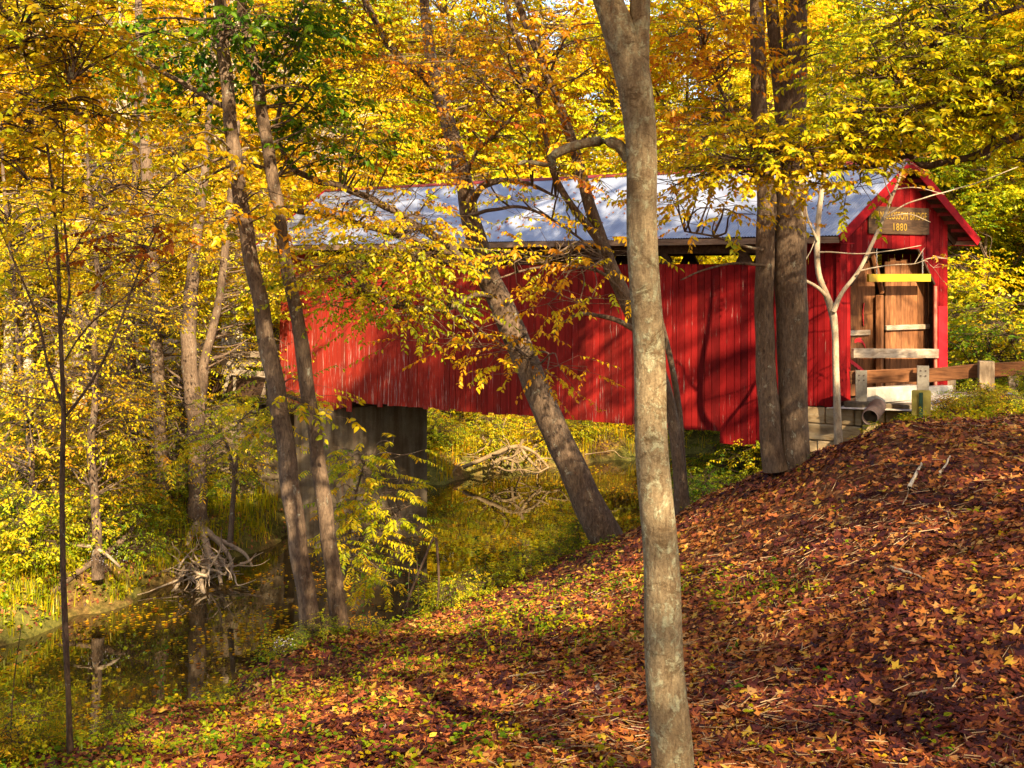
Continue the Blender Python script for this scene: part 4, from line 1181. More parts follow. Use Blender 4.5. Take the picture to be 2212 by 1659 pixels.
# pale sapling in front of the portal corner, nearly bare
make_tree('pale_forked_tree', 'small pale barked tree with a wide fork, nearly bare, before the bridge portal corner', 'tree',
    [stem_path([(1812, 985, 18), (1807, 850, 15), (1804, 720, 14), (1799, 676, 17), (1786, 640, 14), (1768, 590, 12), (1765, 510, 12), (1773, 430, 11), (1782, 360, 9), (1786, 300, 7), (1792, 220, 5), (1800, 120, 4)], 23),
     stem_path([(1800, 674, 12), (1818, 635, 9), (1855, 585, 8), (1880, 535, 8), (1905, 480, 7), (1925, 430, 7), (1945, 380, 6), (1956, 335, 4)], 22.9),
     stem_path([(1785, 640, 9), (1768, 622, 8), (1742, 607, 7), (1722, 602, 6)], 22.9)],
    [PB(1950, 350, 22.8, 40, 40, .5, 3, 4, .66), PB(2010, 560, 22.6, 60, 25, .4, 2, 3, .6), PB(1780, 230, 23, 60, 60, .8, 4, 5, .62)],
    M_BARK_PALE, 18, sides=10, lump=0.02, limbs=[stem_path([(1765, 520, 6), (1745, 470, 5), (1738, 440, 4), (1722, 418, 3)], 22.9), stem_path([(1908, 470, 4), (1960, 440, 3.2), (2030, 418, 2.6), (2110, 395, 2.2), (2200, 360, 1.6)], 22.8), stem_path([(1908, 472, 3), (1960, 462, 2.2), (2010, 480, 1.6)], 22.8),
        stem_path([(1768, 545, 4), (1800, 545, 3), (1860, 548, 2.6), (1935, 540, 2), (1990, 530, 1.6)], 22.8), stem_path([(1858, 585, 4), (1880, 580, 3), (1930, 572, 2.4), (1975, 570, 2), (2000, 560, 1.5)], 22.7), stem_path([(1925, 425, 3), (1912, 395, 2.4), (1902, 350, 1.6)], 22.8), stem_path([(1930, 410, 3), (1980, 405, 2.2), (2040, 420, 1.6)], 22.8), stem_path([(1742, 607, 3), (1738, 570, 2.5), (1752, 540, 2), (1760, 520, 1.5)], 22.8), stem_path([(1975, 570, 2), (1990, 545, 1.5), (1998, 535, 1)], 22.7)],
    size=0.09, k=6, spray=0.35, clump=0.25)

# overhanging tree: its trunk stands beyond the edge of the picture, its boughs reach across
make_tree('overhanging_tree', 'dark boughs of a gold leaved tree reaching across above the portal from the road side', 'tree',
    [stem_path([(2520, 960, 60), (2500, 700, 56), (2470, 450, 52), (2440, 200, 46), (2420, -100, 42), (2400, -600, 36), (2390, -1400, 24), (2380, -2100, 9)], 11.8)],
    [PB(1760, 318, 11.4, 150, 42, 0.8, 20, 9, 0.500), PB(1600, 345, 11.4, 110, 42, 0.7, 11, 8, 0.520), PB(1900, 240, 11.4, 120, 50, 0.9, 15, 9, 0.460), PB(2060, 190, 11.4, 120, 60, 0.9, 20, 9, 0.440), PB(2180, 150, 11.4, 80, 90, 0.8, 16, 9, 0.440), PB(2050, 90, 11.6, 130, 70, 0.9, 18, 9, 0.430), PB(1900, 150, 11.6, 100, 60, 0.8, 12, 8, 0.440),
     PB(2170, 250, 11.4, 50, 40, .6, 5, 7, 0.470), PB(1980, 20, 11.8, 130, 50, 0.8, 10, 8, 0.410), PB(1800, 395, 11.2, 60, 20, .4, 3, 5, 0.490), PB(1500, 370, 11.6, 60, 40, .5, 5, 6, 0.550), PB(2200, -120, 12, 260, 100, 2, 18, 9, 0.450)],
    M_BARK_DARK, 19, limbs=[stem_path([(2460, 160, 30), (2360, 220, 26), (2260, 262, 23), (2190, 295, 19), (2130, 325, 17), (2065, 347, 16), (2010, 358, 15), (1990, 354, 14), (1966, 335, 13), (1940, 344, 12), (1890, 358, 10), (1830, 366, 9), (1770, 368, 7), (1710, 372, 5), (1650, 380, 4)], 11.6),
        stem_path([(2430, -60, 22), (2300, -20, 17), (2212, 12, 13), (2120, 45, 10), (2040, 95, 8), (1990, 130, 6), (1930, 180, 5)], 11.7), stem_path([(2212, 230, 8), (2150, 245, 6), (2060, 260, 5), (1970, 290, 4)], 11.5), stem_path([(1966, 336, 9), (1952, 325, 8), (1925, 330, 6), (1895, 326, 4)], 11.5), stem_path([(1868, 363, 6), (1850, 350, 5), (1830, 340, 4)], 11.5), stem_path([(2110, 338, 9), (2104, 348, 8), (2100, 352, 4)], 11.6)],
    size=0.078, k=12, spray=0.42, clump=0.32, hang=0.35)

# dark sapling close by on the lower slope
make_tree('dark_sapling', 'thin dark multi stemmed sapling with gold leaves, nearest stem beside the still water', 'tree',
    [stem_path([(151, 1612, 13.3), (148, 1500, 11.1), (142, 1400, 12.6), (137, 1250, 11.8), (134, 1100, 11.1), (135, 1000, 11.1), (138, 900, 10.4), (134, 800, 9.6), (130, 700, 8.9), (127, 600, 8.1), (121, 500, 7.4), (115, 420, 6.7), (104, 330, 5.2), (85, 240, 4.4), (60, 150, 3.0), (40, 60, 2.2)], 9.6),
     stem_path([(135, 880, 6.7), (118, 830, 5.9), (103, 790, 5.9), (85, 700, 5.2), (55, 620, 4.4), (20, 540, 3.7), (-15, 460, 3.0)], 9.5),
     stem_path([(137, 905, 6.7), (165, 870, 6.7), (200, 820, 5.9), (228, 770, 5.9), (258, 700, 5.2), (290, 610, 4.4), (320, 540, 3.7), (350, 470, 3.0)], 9.6),
     stem_path([(133, 700, 5.9), (150, 640, 5.2), (146, 560, 5.2), (139, 470, 4.4), (136, 380, 3.7), (140, 290, 3.0), (150, 180, 2.2)], 9.5)],
    [PB(90, 120, 9.6, 110, 110, 0.8, 20, 9, 0.550), PB(40, 280, 9.6, 80, 80, 0.7, 12, 8, 0.570), PB(170, 260, 9.8, 90, 100, 0.8, 11, 7, 0.530), PB(60, 430, 9.5, 90, 60, 0.6, 7, 6, 0.550), PB(200, 420, 9.6, 100, 60, 0.6, 6, 6, 0.530), PB(290, 520, 9.6, 90, 50, 0.5, 5, 5, 0.890), PB(40, 0, 9.6, 100, 60, 0.8, 8, 8, 0.510), PB(260, 60, 9.8, 80, 70, .7, 5, 6, 0.500), PB(60, 560, 9.5, 80, 60, .5, 3, 4, 0.510)],
    M_BARK_DARK, 20, sides=10, lump=0.02, limbs=[stem_path([(140, 780, 4.4), (170, 730, 3.7), (205, 690, 3.7), (260, 650, 3.0), (330, 590, 3.0), (420, 530, 2.2)], 9.6), stem_path([(134, 870, 3.7), (70, 860, 3.0), (20, 850, 2.2), (-30, 830, 2.2)], 9.5), stem_path([(128, 640, 3.7), (100, 560, 3.0), (90, 480, 2.2), (70, 400, 1.9)], 9.5), stem_path([(146, 560, 3.0), (190, 490, 3.0), (230, 420, 2.2), (270, 330, 1.9)], 9.6)],
    size=0.075, k=9, spray=0.34, clump=0.26, hang=0.3)

# trees on the far bank, left of the bridge
def layered(x0, x1, y0, y1, d0, d1, n, tone, ns=8, rx=70, ry=26, nc=5, seed=0):
    g = np.random.default_rng(seed); o = []
    for i in range(n):
        d = g.uniform(d0, d1)
        o.append(PB(g.uniform(x0, x1), y0 + (y1 - y0) * (i + g.uniform(0, 1)) / n, d, rx, ry, 1.2, nc, ns, tone + g.normal(0, 0.05)))
    return o
KL = dict(size=0.10, spray=0.7, clump=0.5, hang=0.3, wid=0.5, reach=7.0, leaf=M_LEAF_BRIGHT)
make_tree('root_bank_tree', 'brown tree leaning from washed out roots at the water edge, opposite bank', 'tree',
    [stem_path([(424, 1160, 50), (425, 1100, 40), (428, 1000, 37), (424, 930, 35), (414, 850, 34), (408, 740, 33), (412, 640, 30), (420, 550, 24), (432, 460, 20), (445, 340, 16), (455, 200, 12), (460, 40, 8)], 33),
     stem_path([(425, 960, 22), (436, 850, 24), (442, 780, 20), (462, 700, 18), (478, 620, 17), (488, 520, 16), (500, 400, 13), (515, 260, 9)], 33.2)],
    layered(330, 600, 350, 1000, 33.3, 37, 30, 0.54, 9, 80, 26, 6, 1), M_BARK, 22, k=8, **KL)
make_tree('maple_tree', 'straight brown trunk among yellow leaves, mid way to the wooden approach', 'tree',
    [stem_path([(352, 1060, 30), (346, 900, 28), (340, 780, 27), (335, 680, 26), (326, 510, 25), (317, 380, 24), (310, 240, 20), (302, 80, 16), (296, -100, 12)], 34)],
    layered(200, 470, 320, 1030, 34.3, 38, 28, 0.55, 9, 80, 26, 6, 2), M_BARK, 23, k=8, **KL)
make_tree('maple_tree', 'dark forked trunk in shade on the far bank, left of two straight brown trunks', 'tree',
    [stem_path([(305, 1075, 34), (296, 1020, 26), (288, 950, 24), (285, 850, 23), (282, 740, 20), (284, 640, 18), (289, 520, 16), (292, 380, 14), (295, 200, 10)], 35.5)],
    layered(120, 420, 380, 1060, 35.6, 39, 26, 0.54, 9, 80, 26, 6, 3), M_BARK_DARK, 24, k=8, **KL)
make_tree('bank_sapling', 'crooked slim pinkish brown trunk rising from the grassy far bank', 'tree',
    [stem_path([(210, 1205, 21), (206, 1100, 19), (201, 1030, 17), (196, 960, 17), (204, 880, 14), (206, 800, 13), (204, 720, 12), (212, 640, 11), (208, 560, 10), (198, 470, 8), (190, 360, 6), (186, 240, 4)], 28)],
    layered(60, 380, 380, 1080, 28.2, 32, 28, 0.53, 9, 75, 24, 6, 4), M_BARK, 25, sides=10, k=8, **KL)
make_tree('bank_sapling', 'leaning thin grey sapling at the picture edge on the far bank', 'tree',
    [stem_path([(60, 1180, 16), (70, 1050, 13), (58, 900, 12), (40, 760, 11), (30, 600, 9), (10, 420, 7), (0, 240, 5)], 29)],
    layered(-80, 180, 420, 1090, 26, 31, 28, 0.53, 9, 75, 24, 6, 5), M_BARK, 26, sides=10, k=8, **KL)
make_tree('walnut_tree', 'small tree with bright yellow compound leaves hanging before the concrete wall', 'tree',
    [stem_path([(500, 1130, 11), (505, 1060, 10), (512, 1000, 9), (540, 950, 7), (575, 900, 5)], 30), stem_path([(508, 1040, 7), (490, 960, 6), (450, 900, 5), (420, 870, 4)], 30)],
    [PB(470, 880, 29, 110, 30, 1.0, 7, 6, 0.46), PB(560, 930, 28, 80, 30, .9, 6, 6, 0.46), PB(400, 960, 29, 90, 30, 1.0, 7, 6, 0.46), PB(590, 860, 28, 70, 30, .8, 5, 5, .48), PB(480, 1010, 29, 80, 25, .8, 4, 5, .44), PB(640, 830, 27, 60, 30, .6, 3, 5, .47)],
    M_BARK, 27, sides=8, size=0.13, k=16, spray=0.75, clump=0.45, wid=0.36, pinnate=True, hang=0.35, tilt=0.25)
make_tree('walnut_tree', 'young tree with drooping yellow green compound leaves in front of the dark pier', 'tree',
    [stem_path([(735, 1345, 10), (740, 1250, 9), (755, 1150, 8), (770, 1060, 6), (790, 990, 4)], 21), stem_path([(745, 1210, 6), (790, 1150, 5), (850, 1110, 4), (890, 1090, 3)], 20.8)],
    [PB(760, 1000, 20.5, 70, 40, .6, 6, 5, 0.40), PB(840, 1030, 20.5, 70, 45, .6, 6, 5, 0.41), PB(800, 1090, 20.3, 90, 40, .6, 7, 5, 0.43), PB(870, 1130, 20.3, 50, 40, .5, 5, 5, .40), PB(760, 1180, 20.2, 70, 40, .5, 6, 5, 0.42), PB(820, 1230, 20.2, 80, 35, .5, 6, 5, 0.43), PB(730, 1100, 20.4, 30, 60, .4, 3, 4, .44), PB(870, 960, 20.5, 40, 30, .4, 2, 4, .45)],
    M_BARK, 28, sides=8, size=0.105, k=18, spray=0.5, clump=0.3, wid=0.36, pinnate=True, hang=0.3, tilt=0.22)

# ------------------------------------------------------------------ woods beyond: templates and copies
def template(name, seed, H, tone, nclump, leafsz, low=0.12, bark=None, spread=0.26, fork=True, gap_at=None):
    g = np.random.default_rng(seed)
    lean = g.normal(0, 0.03, 2) * H
    ys = np.linspace(0, 1, 9)
    main = np.array([[lean[0] * t + 0.06 * sin(9 * t + seed), lean[1] * t + 0.06 * cos(7 * t), H * 0.93 * t, max(0.018, 0.0125 * H * (1 - t) ** 0.8)] for t in ys])
    stems = [main]
    for i in range(5):
        t0 = g.uniform(0.3, 0.75); a = g.uniform(0, 2 * pi); L = H * g.uniform(0.18, 0.32)
        b = np.array([np.interp(t0, ys, main[:, j]) for j in range(4)])
        e = np.array([cos(a) * L * 0.6, sin(a) * L * 0.6, L * 0.75, 0])
        stems.append(np.array([b * [1, 1, 1, .6], b * [1, 1, 1, .45] + e * 0.45 + [0, 0, -0.1 * L, 0], b * [1, 1, 1, .2] + e]))
    blobs = []
    nb = 26
    for i in range(nb):
        f = low + (1 - low) * (i + g.uniform(0, 1)) / nb
        w = spread * H * (0.55 + 0.6 * sin(pi * min(1, (f - low) / (1 - low) * 0.85 + 0.12))) * g.uniform(0.4, 1.0)
        a = g.uniform(0, 2 * pi)
        blobs.append(((lean[0] * f + cos(a) * w * 0.8, lean[1] * f + sin(a) * w * 0.8, f * H), (0.10 * H, 0.10 * H, 0.045 * H), max(1, nclump // nb), 8, float(np.clip(tone + g.normal(0, 0.06), 0.05, 0.9))))
    root = empty(name, (0, 0, 0))
    V, F, sk = trunk_mesh(stems, 9, 0.03, seed, step=H / 26)
    adopt(root, mesh_np('trunk', V, F, bark or M_BARK, smooth=True))
    LV, LF, LT, W = grow(sk, blobs, seed + 9, leafsz, 9, spray=0.75, clump=0.62, simple=True, twig=True, limb_r=0.012, reach=6, hang=0.25)
    adopt(root, mesh_np('crown', LV, LF, M_LEAF_BRIGHT, attrs={'tone': LT}))
    if W: adopt(root, mesh_np('branch', W[0], W[1], bark or M_BARK, smooth=True))
    return root

def dup(root, loc, rz, sc, label, cat, group, name=None):
    o = root.copy(); COL.objects.link(o)
    o.location = loc; o.rotation_euler = (0, 0, rz); o.scale = sc
    if name: o.name = name
    tag(o, label, cat, group)
    for ch in list(root.children):
        c = ch.copy(); COL.objects.link(c); c.parent = o
        c.name = ch.name.split('.')[0]
    return o

TPL = [('yellow_poplar', template('yellow_poplar', 101, 19, 0.48, 520, 0.19), 'tall bright yellow broadleaf tree in the dense woods beyond the bridge', 'woods beyond the bridge, yellow'),
       ('gold_maple', template('gold_maple', 102, 17, 0.55, 520, 0.19), 'gold orange leaved tree in the dense woods beyond the bridge', 'woods beyond the bridge, gold'),
       ('lime_beech', template('lime_beech', 103, 18, 0.39, 540, 0.18), 'lime green and yellow tree in the dense woods beyond the bridge', 'woods beyond the bridge, lime'),
       ('green_oak', template('green_oak', 104, 20, 0.30, 480, 0.20), 'still green oak among the yellow woods beyond the bridge', 'woods beyond the bridge, green'),
       ('pale_sycamore', template('pale_sycamore', 105, 22, 0.52, 420, 0.19, low=0.3, bark=M_BARK_WHITE), 'white barked tree with thin yellow leaves in the woods beyond the creek', 'woods beyond the bridge, white barked')]
used = set()
g_f = np.random.default_rng(77)
def plant(i, x, y, s=1.0, lab=None, grp=None):
    nm, root, label, group = TPL[i]
    sc = s * g_f.uniform(0.88, 1.12)
    loc = (x, y, g1(x, y) - 0.15)
    rz = g_f.uniform(0, 2 * pi)
    if i not in used:
        used.add(i)
        root.location = loc; root.rotation_euler = (0, 0, rz); root.scale = (sc, sc, sc)
        tag(root, lab or label, 'tree', grp or group); return root
    return dup(root, loc, rz, (sc, sc, sc * g_f.uniform(0.92, 1.08)), lab or label, 'tree', grp or group, nm)

def on_bridge(x, y):
    w = np.array([x - BX, y - BY]); u = w @ np.array([-0.866, 0.5]); n = w @ np.array([0.5, 0.866])
    return -30 < u < 36 and -1.5 < n < 6.0
for yy, step, jit in ((41, 4.6, 1.2), (47, 4.4, 1.5), (54, 4.6, 1.8), (62, 5.2, 2), (72, 6.5, 2), (86, 8.5, 3), (104, 11, 3)):
    hw = 0.56 * yy + 6
    x = -hw
    while x < hw:
        px, py = x + g_f.normal(0, jit * 0.6), yy + g_f.normal(0, jit)
        x += step
        r = stream_ratio(np.array([px]), np.array([py]))[0]
        if r < 1.45 or on_bridge(px, py): continue
        if -9 < px < 12 and py < 57: continue          # open creek view below the bridge
        if px > 8 and py < 34: continue
        f = g_f.uniform()
        rightness = px / hw
        if rightness > 0.0: i = 2 if f < 0.52 else (0 if f < 0.74 else (3 if f < 0.84 else 1))
        else: i = 0 if f < 0.40 else (1 if f < 0.66 else (2 if f < 0.80 else (4 if f < 0.93 else 3)))
        plant(i, px, py, 1.0 if yy < 50 else (1.2 if yy < 60 else 1.4))
for i, x, y, s in ((2, 14.5, 38, .8), (0, 19, 37, .85), (2, 23, 40, .9), (1, 17, 43, .8), (2, 19.5, 33.5, .6), (0, 25, 34, .75), (3, 16.5, 36, .5)):
    plant(i, x, y, s, 'leafy yellow green tree closing the view just past the bridge portal', 'trees past the portal')
for px_, d_, s_ in ((177, 46, 1.1), (300, 44, .9), (455, 45, .9), (487, 41, .9), (520, 39.5, .9), (60, 47, 1)):
    plant(4, (px_ - 1106) / FD * d_, d_, s_)

# shading canopy: the high crowns of the nearer trees and of unseen trees added round the viewpoint to shape the light
HOSTS = [(o, np.array(o.location)) for o in COL.objects if o.parent is None and o.name.split('.')[0] in ('beech_tree', 'hickory_tree', 'leaning_tree', 'twin_trunk_tree', 'overhanging_tree')]
tops = {'beech_tree': P(1190, -3600, 6.2), 'hickory_tree': P(420, -1000, 16.2), 'leaning_tree': P(878, -600, 21), 'twin_trunk_tree': P(1745, -1100, 17), 'overhanging_tree': P(2385, -1700, 11.8)}
hosts = []
for o, l in HOSTS:
    if o.name == 'hickory_tree.001': continue
    tp = tops[o.name.split('.')[0]]
    hosts.append((o, np.column_stack([np.linspace(l, tp, 12), np.full(12, 0.08)]), tp[:2]))
for j, (x, y, H) in enumerate(((-7, -4, 20), (3, -11, 21), (12, -7, 20), (14.5, 4.5, 21), (-11, 6, 20), (20, 12, 21), (22, -2, 21), (-9, -16, 20), (12, -19, 21))):
    z = g1(x, y)
    st = [np.array([[x, y, z, 0.24], [x + 0.2, y + 0.1, z + H * 0.4, 0.18], [x + 0.1, y + 0.4, z + H * 0.95, 0.05]])]
    t = empty('shade_tree', (x, y, z), 'unseen tall gold leaved tree added round the viewpoint to cast dappled shade', 'tree', 'added shade trees round the viewpoint')
    V, F, sk = trunk_mesh(st, 8, 0.02, j, step=0.8)
    adopt(t, mesh_np('trunk', V, F, M_BARK, smooth=True))
    hosts.append((t, sk[4:], np.array([x, y])))
g_c = np.random.default_rng(4242)
NCL = 5600
CC = np.column_stack([g_c.uniform(-15, 28, NCL), g_c.uniform(-26, 22, NCL), g_c.uniform(12.0, 31, NCL)])
ok = CC[:, 2] > np.where(CC[:, 1] > 0, EYE + 0.30 * CC[:, 1] + 2.5, 11)
clu = np.sin(0.55 * CC[:, 0] + 1) * np.sin(0.6 * CC[:, 1]) + 0.7 * np.sin(1.1 * CC[:, 0] + 0.9 * CC[:, 1]) * np.sin(0.8 * CC[:, 2])
CC = CC[ok & (clu + g_c.normal(0, 0.5, NCL) > -0.55)]
_t = (CC[:, 2] - 8.0) / SUNV[2]; _q = CC - _t[:, None] * SUNV       # canopy thinned to leave the wood left of the bridge sunlit
_open = (_q[:, 1] > 20) & (_q[:, 1] < 48) & (_q[:, 0] / np.maximum(_q[:, 1], 1) < -0.235)
_open |= (_q[:, 1] > 27) & (_q[:, 0] / np.maximum(_q[:, 1], 1) > 0.42)
_near = (_q[:, 1] > 3) & (_q[:, 1] < 17)
_open |= _near & (g_c.uniform(0, 1, len(CC)) < 0.22)
CC = CC[~(_open & (g_c.uniform(0, 1, len(CC)) < 0.85))]
near = np.array([[np.hypot(*(c[:2] - h[2])) for h in hosts] for c in CC]).argmin(1)
for j, (o, sk, _) in enumerate(hosts):
    bl = [(c, (0.5, 0.5, 0.3), 1, 13, 0.56) for c in CC[near == j]]
    if not bl: continue
    LV, LF, LT, W = grow(sk, bl, 900 + j, 0.22, 9, spray=0.9, clump=0.75, simple=True, gap=True, limb_r=0.012, reach=9)
    adopt(o, mesh_np('crown', LV, LF, M_LEAF_BRIGHT, attrs={'tone': LT}))
    if W: adopt(o, mesh_np('branch', W[0], W[1], M_BARK, smooth=True))

# ------------------------------------------------------------------ shrubs, roots, grass, fallen leaves
def shrub_template(name, seed, h, w, tone, n, size, mat=None, pin=False, k=8):
    g = np.random.default_rng(seed)
    stems = []
    for i in range(6):
        a = g.uniform(0, 2 * pi); r = w * g.uniform(0.3, 0.8)
        stems.append(np.array([[cos(a) * 0.05, sin(a) * 0.05, -0.1, 0.018], [cos(a) * r * 0.45, sin(a) * r * 0.45, h * 0.5, 0.012], [cos(a) * r, sin(a) * r, h * g.uniform(0.7, 1.0), 0.004]]))
    root = empty(name, (0, 0, 0))
    V, F, sk = trunk_mesh(stems, 6, 0.0, seed, flare=False, step=0.15)
    adopt(root, mesh_np('stem', V, F, M_BARK_DARK, smooth=True))
    blobs = [((0, 0, h * 0.62), (w * 0.75, w * 0.75, h * 0.38), n, 7, tone), ((0, 0, h * 0.3), (w * 0.9, w * 0.9, h * 0.25), n // 2, 6, tone - 0.04)]
    LV, LF, LT, W = grow(sk, blobs, seed + 3, size, k, spray=0.42, clump=0.28, hang=0.25, pinnate=pin, wid=0.36 if pin else 0.5)
    adopt(root, mesh_np('crown', LV, LF, M_LEAF, attrs={'tone': LT}))
    if W: adopt(root, mesh_np('branch', W[0], W[1], M_BARK_DARK, smooth=True))
    return root
SH = [('spicebush_shrub', shrub_template('spicebush_shrub', 201, 2.0, 1.3, 0.42, 26, 0.10)), ('yellow_shrub', shrub_template('yellow_shrub', 202, 1.7, 1.3, 0.50, 26, 0.09)),
      ('green_shrub', shrub_template('green_shrub', 203, 1.6, 1.2, 0.26, 24, 0.08)), ('low_shrub', shrub_template('low_shrub', 204, 0.9, 0.9, 0.36, 18, 0.075)), ('tawny_shrub', shrub_template('tawny_shrub', 205, 1.3, 1.1, 0.60, 18, 0.08))]
sh_used = set()
g_h = np.random.default_rng(5)
def bush(i, x, y, s, label, group, dz=-0.05):
    nm, root = SH[i]
    loc = (x, y, g1(x, y) + dz); rz = g_h.uniform(0, 6.28); s *= g_h.uniform(0.85, 1.15)
    if i not in sh_used:
        sh_used.add(i); root.location = loc; root.rotation_euler = (0, 0, rz); root.scale = (s, s, s); tag(root, label, 'shrub', group); return root
    return dup(root, loc, rz, (s, s, s * g_h.uniform(0.85, 1.15)), label, 'shrub', group, nm)
def at(px, d): return (px - 1106) / FD * d
LB = {0: 'lime yellow leafy bush on the sunny far bank, left of the washed out roots', 1: 'bright yellow bush on the far bank, left of the washed out roots', 2: 'green bush low on the far bank, left of the washed out roots', 3: 'low spreading green bush on the far bank', 4: 'tawny orange bush on the far bank'}
for _ in range(46):
    d = g_h.uniform(26.5, 37); px = g_h.uniform(-60, 520)
    x, y = at(px, d), d
    r = stream_ratio(np.array([x]), np.array([y]))[0]
    if r < 1.12 or (290 < px < 590 and d < 33.6): continue
    i = int(g_h.choice([0, 0, 0, 1, 2, 2, 3, 4]))
    bush(i, x, y, g_h.uniform(0.6, 1.1), LB[i], 'far bank bushes ' + SH[i][0])
for _ in range(26):
    d = g_h.uniform(36, 44); px = g_h.uniform(-40, 640)
    i = int(g_h.choice([0, 1, 1, 2, 4]))
    x, y = at(px, d), d
    if stream_ratio(np.array([x]), np.array([y]))[0] < 1.3 or on_bridge(x, y): continue
    bush(i, x, y, g_h.uniform(1.0, 1.6), 'tangled yellow green bush in the understory behind the wooden approach', 'understory bushes')
for px, d, i, s in ((960, 51, 1, 1.9), (1010, 53, 0, 2.2), (1060, 55, 1, 2.3), (1110, 57, 1, 2.4), (1160, 54, 0, 2.0), (1210, 56, 1, 2.3), (1260, 58, 0, 2.3), (1310, 55, 1, 2.1), (1370, 57, 1, 2.3), (1430, 58, 0, 2.2), (1500, 57, 1, 2.1), (1570, 60, 0, 2.3), (940, 56, 0, 2.4), (1080, 60, 1, 2.8), (1230, 61, 1, 2.8), (1350, 62, 1, 2.8), (1000, 59, 1, 2.6)):
    bush(i, at(px, d), d, s, 'tall sunlit yellow bush on the far bank behind the bridge', 'tall bushes behind the bridge')
LR = {0: 'lime yellow bush on the bank seen under the bridge', 1: 'bright yellow bush on the bank seen under the bridge', 2: 'green bush on the bank seen under the bridge', 3: 'low green bush on the bank seen under the bridge', 4: 'tawny bush on the bank seen under the bridge'}
for _ in range(60):
    d = g_h.uniform(47, 62); px = g_h.uniform(900, 1750)
    x, y = at(px, d), d
    if stream_ratio(np.array([x]), np.array([y]))[0] < 1.12: continue
    i = int(g_h.choice([0, 1, 1, 1, 3, 4, 0]))
    bush(i, x, y, g_h.uniform(0.7, 1.4), LR[i], 'under bridge bushes ' + SH[i][0])
for px, d, i, s in ((1640, 27.5, 0, .8), (1600, 29, 2, .9), (1560, 31, 0, 1.0), (1520, 24.5, 2, .9), (1490, 23.0, 2, .8), (1640, 31, 1, 1.0), (1540, 27, 3, 1.2), (1500, 33, 1, .9), (1590, 24.5, 3, 1.0), (1470, 30, 0, .8)):
    bush(i, at(px, d), d, s, 'dark leafy bush below the red siding behind the hill crest', 'bushes below the siding')
for px, d, i, s in ((1900, 23.8, 0, .32), (1925, 22.8, 3, .4), (1870, 24.0, 4, .3), (2090, 21, 3, .45), (2140, 21.5, 4, .4), (2190, 20.5, 3, .5), (2040, 21, 4, .35), (2210, 22.5, 0, .4), (2120, 20, 0, .3)):
    bush(i, at(px, d), d, s, 'small sunlit weed bush beside the road below the guard rail', 'bushes below the guard rail')
for px, d, i, s in ((1260, 20.5, 2, .55), (1230, 20.0, 3, .5), (1180, 19.5, 3, .55), (1040, 19.3, 3, .6), (980, 18.6, 3, .55), (930, 19, 0, .35), (700, 16.0, 3, .3), (650, 15.8, 2, .22), (770, 17.5, 4, .35), (820, 17.6, 3, .3), (600, 15.4, 3, .28), (1120, 19.2, 0, .4), (340, 12.9, 3, .3), (250, 11.7, 3, .3), (60, 9.9, 0, .25), (20, 10.2, 3, .4), (110, 10.5, 3, .3), (480, 14, 3, .28), (-20, 9.4, 1, .35)):
    bush(i, at(px, d), d, s, 'low weedy bush on the lip of the near bank above the water', 'bushes on the near bank lip')
for px, d, i, s in ((2080, 33, 0, 1.6), (2130, 31, 2, 1.6), (2190, 32, 0, 1.7), (2230, 30, 1, 1.5), (2110, 36, 1, 1.8), (2060, 37, 2, 1.6), (2170, 37, 0, 1.9)):
    bush(i, at(px, d), d, s, 'yellow green bush behind the guard rail past the portal', 'bushes behind the guard rail')
for i in range(5):
    if i not in sh_used: bush(i, -18, 36, 1, LB[i], 'far bank bushes ' + SH[i][0])

# tangles of washed-out roots
def root_tangle(center, n, L, spread, r0, seed, down=-0.5):
    g = np.random.default_rng(seed); parts = []
    for i in range(n):
        p = np.array(center, float) + g.normal(0, 1, 3) * spread * np.array([1, 0.6, 0.35])
        a = g.uniform(0, 2 * pi); d = np.array([cos(a), sin(a) * 0.7 - 0.3, down + g.normal(0, 0.35)])
        q = [p]; l = L * g.uniform(0.4, 1.1)
        for k in range(5):
            d = nrm(d + g.normal(0, 0.34, 3)); q.append(q[-1] + d * l / 5)
        q = spline(np.array(q), 0.08); r = r0 * g.uniform(0.35, 1.2)
        parts.append(tube(q, np.linspace(r, r * 0.25, len(q)), 6, 0.08, seed + i))
    return join(parts)
rt = [o for o in COL.objects if o.name.startswith('root_bank_tree')][0]
o = mesh_np('root', *root_tangle(P(435, 1225, 30.6), 80, 1.5, 0.5, 0.045, 31, -0.12), M_DRIFT, smooth=True); adopt(rt, o)
parts = []
for pts in ([(430, 1130, 26, 32.9), (405, 1170, 20, 31.8), (370, 1210, 14, 30.9), (335, 1235, 10, 30.4)], [(432, 1140, 22, 32.8), (450, 1200, 16, 31.2), (435, 1255, 11, 30.0), (450, 1312, 7, 28.6)], [(422, 1150, 18, 32.8), (400, 1215, 13, 31), (384, 1262, 9, 29.9), (368, 1285, 6, 29.3)],
            [(438, 1140, 16, 32.8), (478, 1178, 11, 31.6), (500, 1215, 8, 30.8), (496, 1250, 5, 30.2)], [(430, 1160, 16, 32.5), (468, 1220, 12, 30.9), (478, 1262, 8, 30)], [(420, 1200, 14, 31.5), (428, 1270, 10, 29.8), (400, 1296, 6, 29)], [(436, 1150, 14, 32.6), (520, 1190, 8, 31.4), (545, 1222, 5, 30.8)]):
    p = spline(stem_path(pts, 31), 0.08); parts.append(tube(p[:, :3], p[:, 3], 7, 0.08, 3))
o = mesh_np('main_root', *join(parts), M_DRIFT, smooth=True); adopt(rt, o)

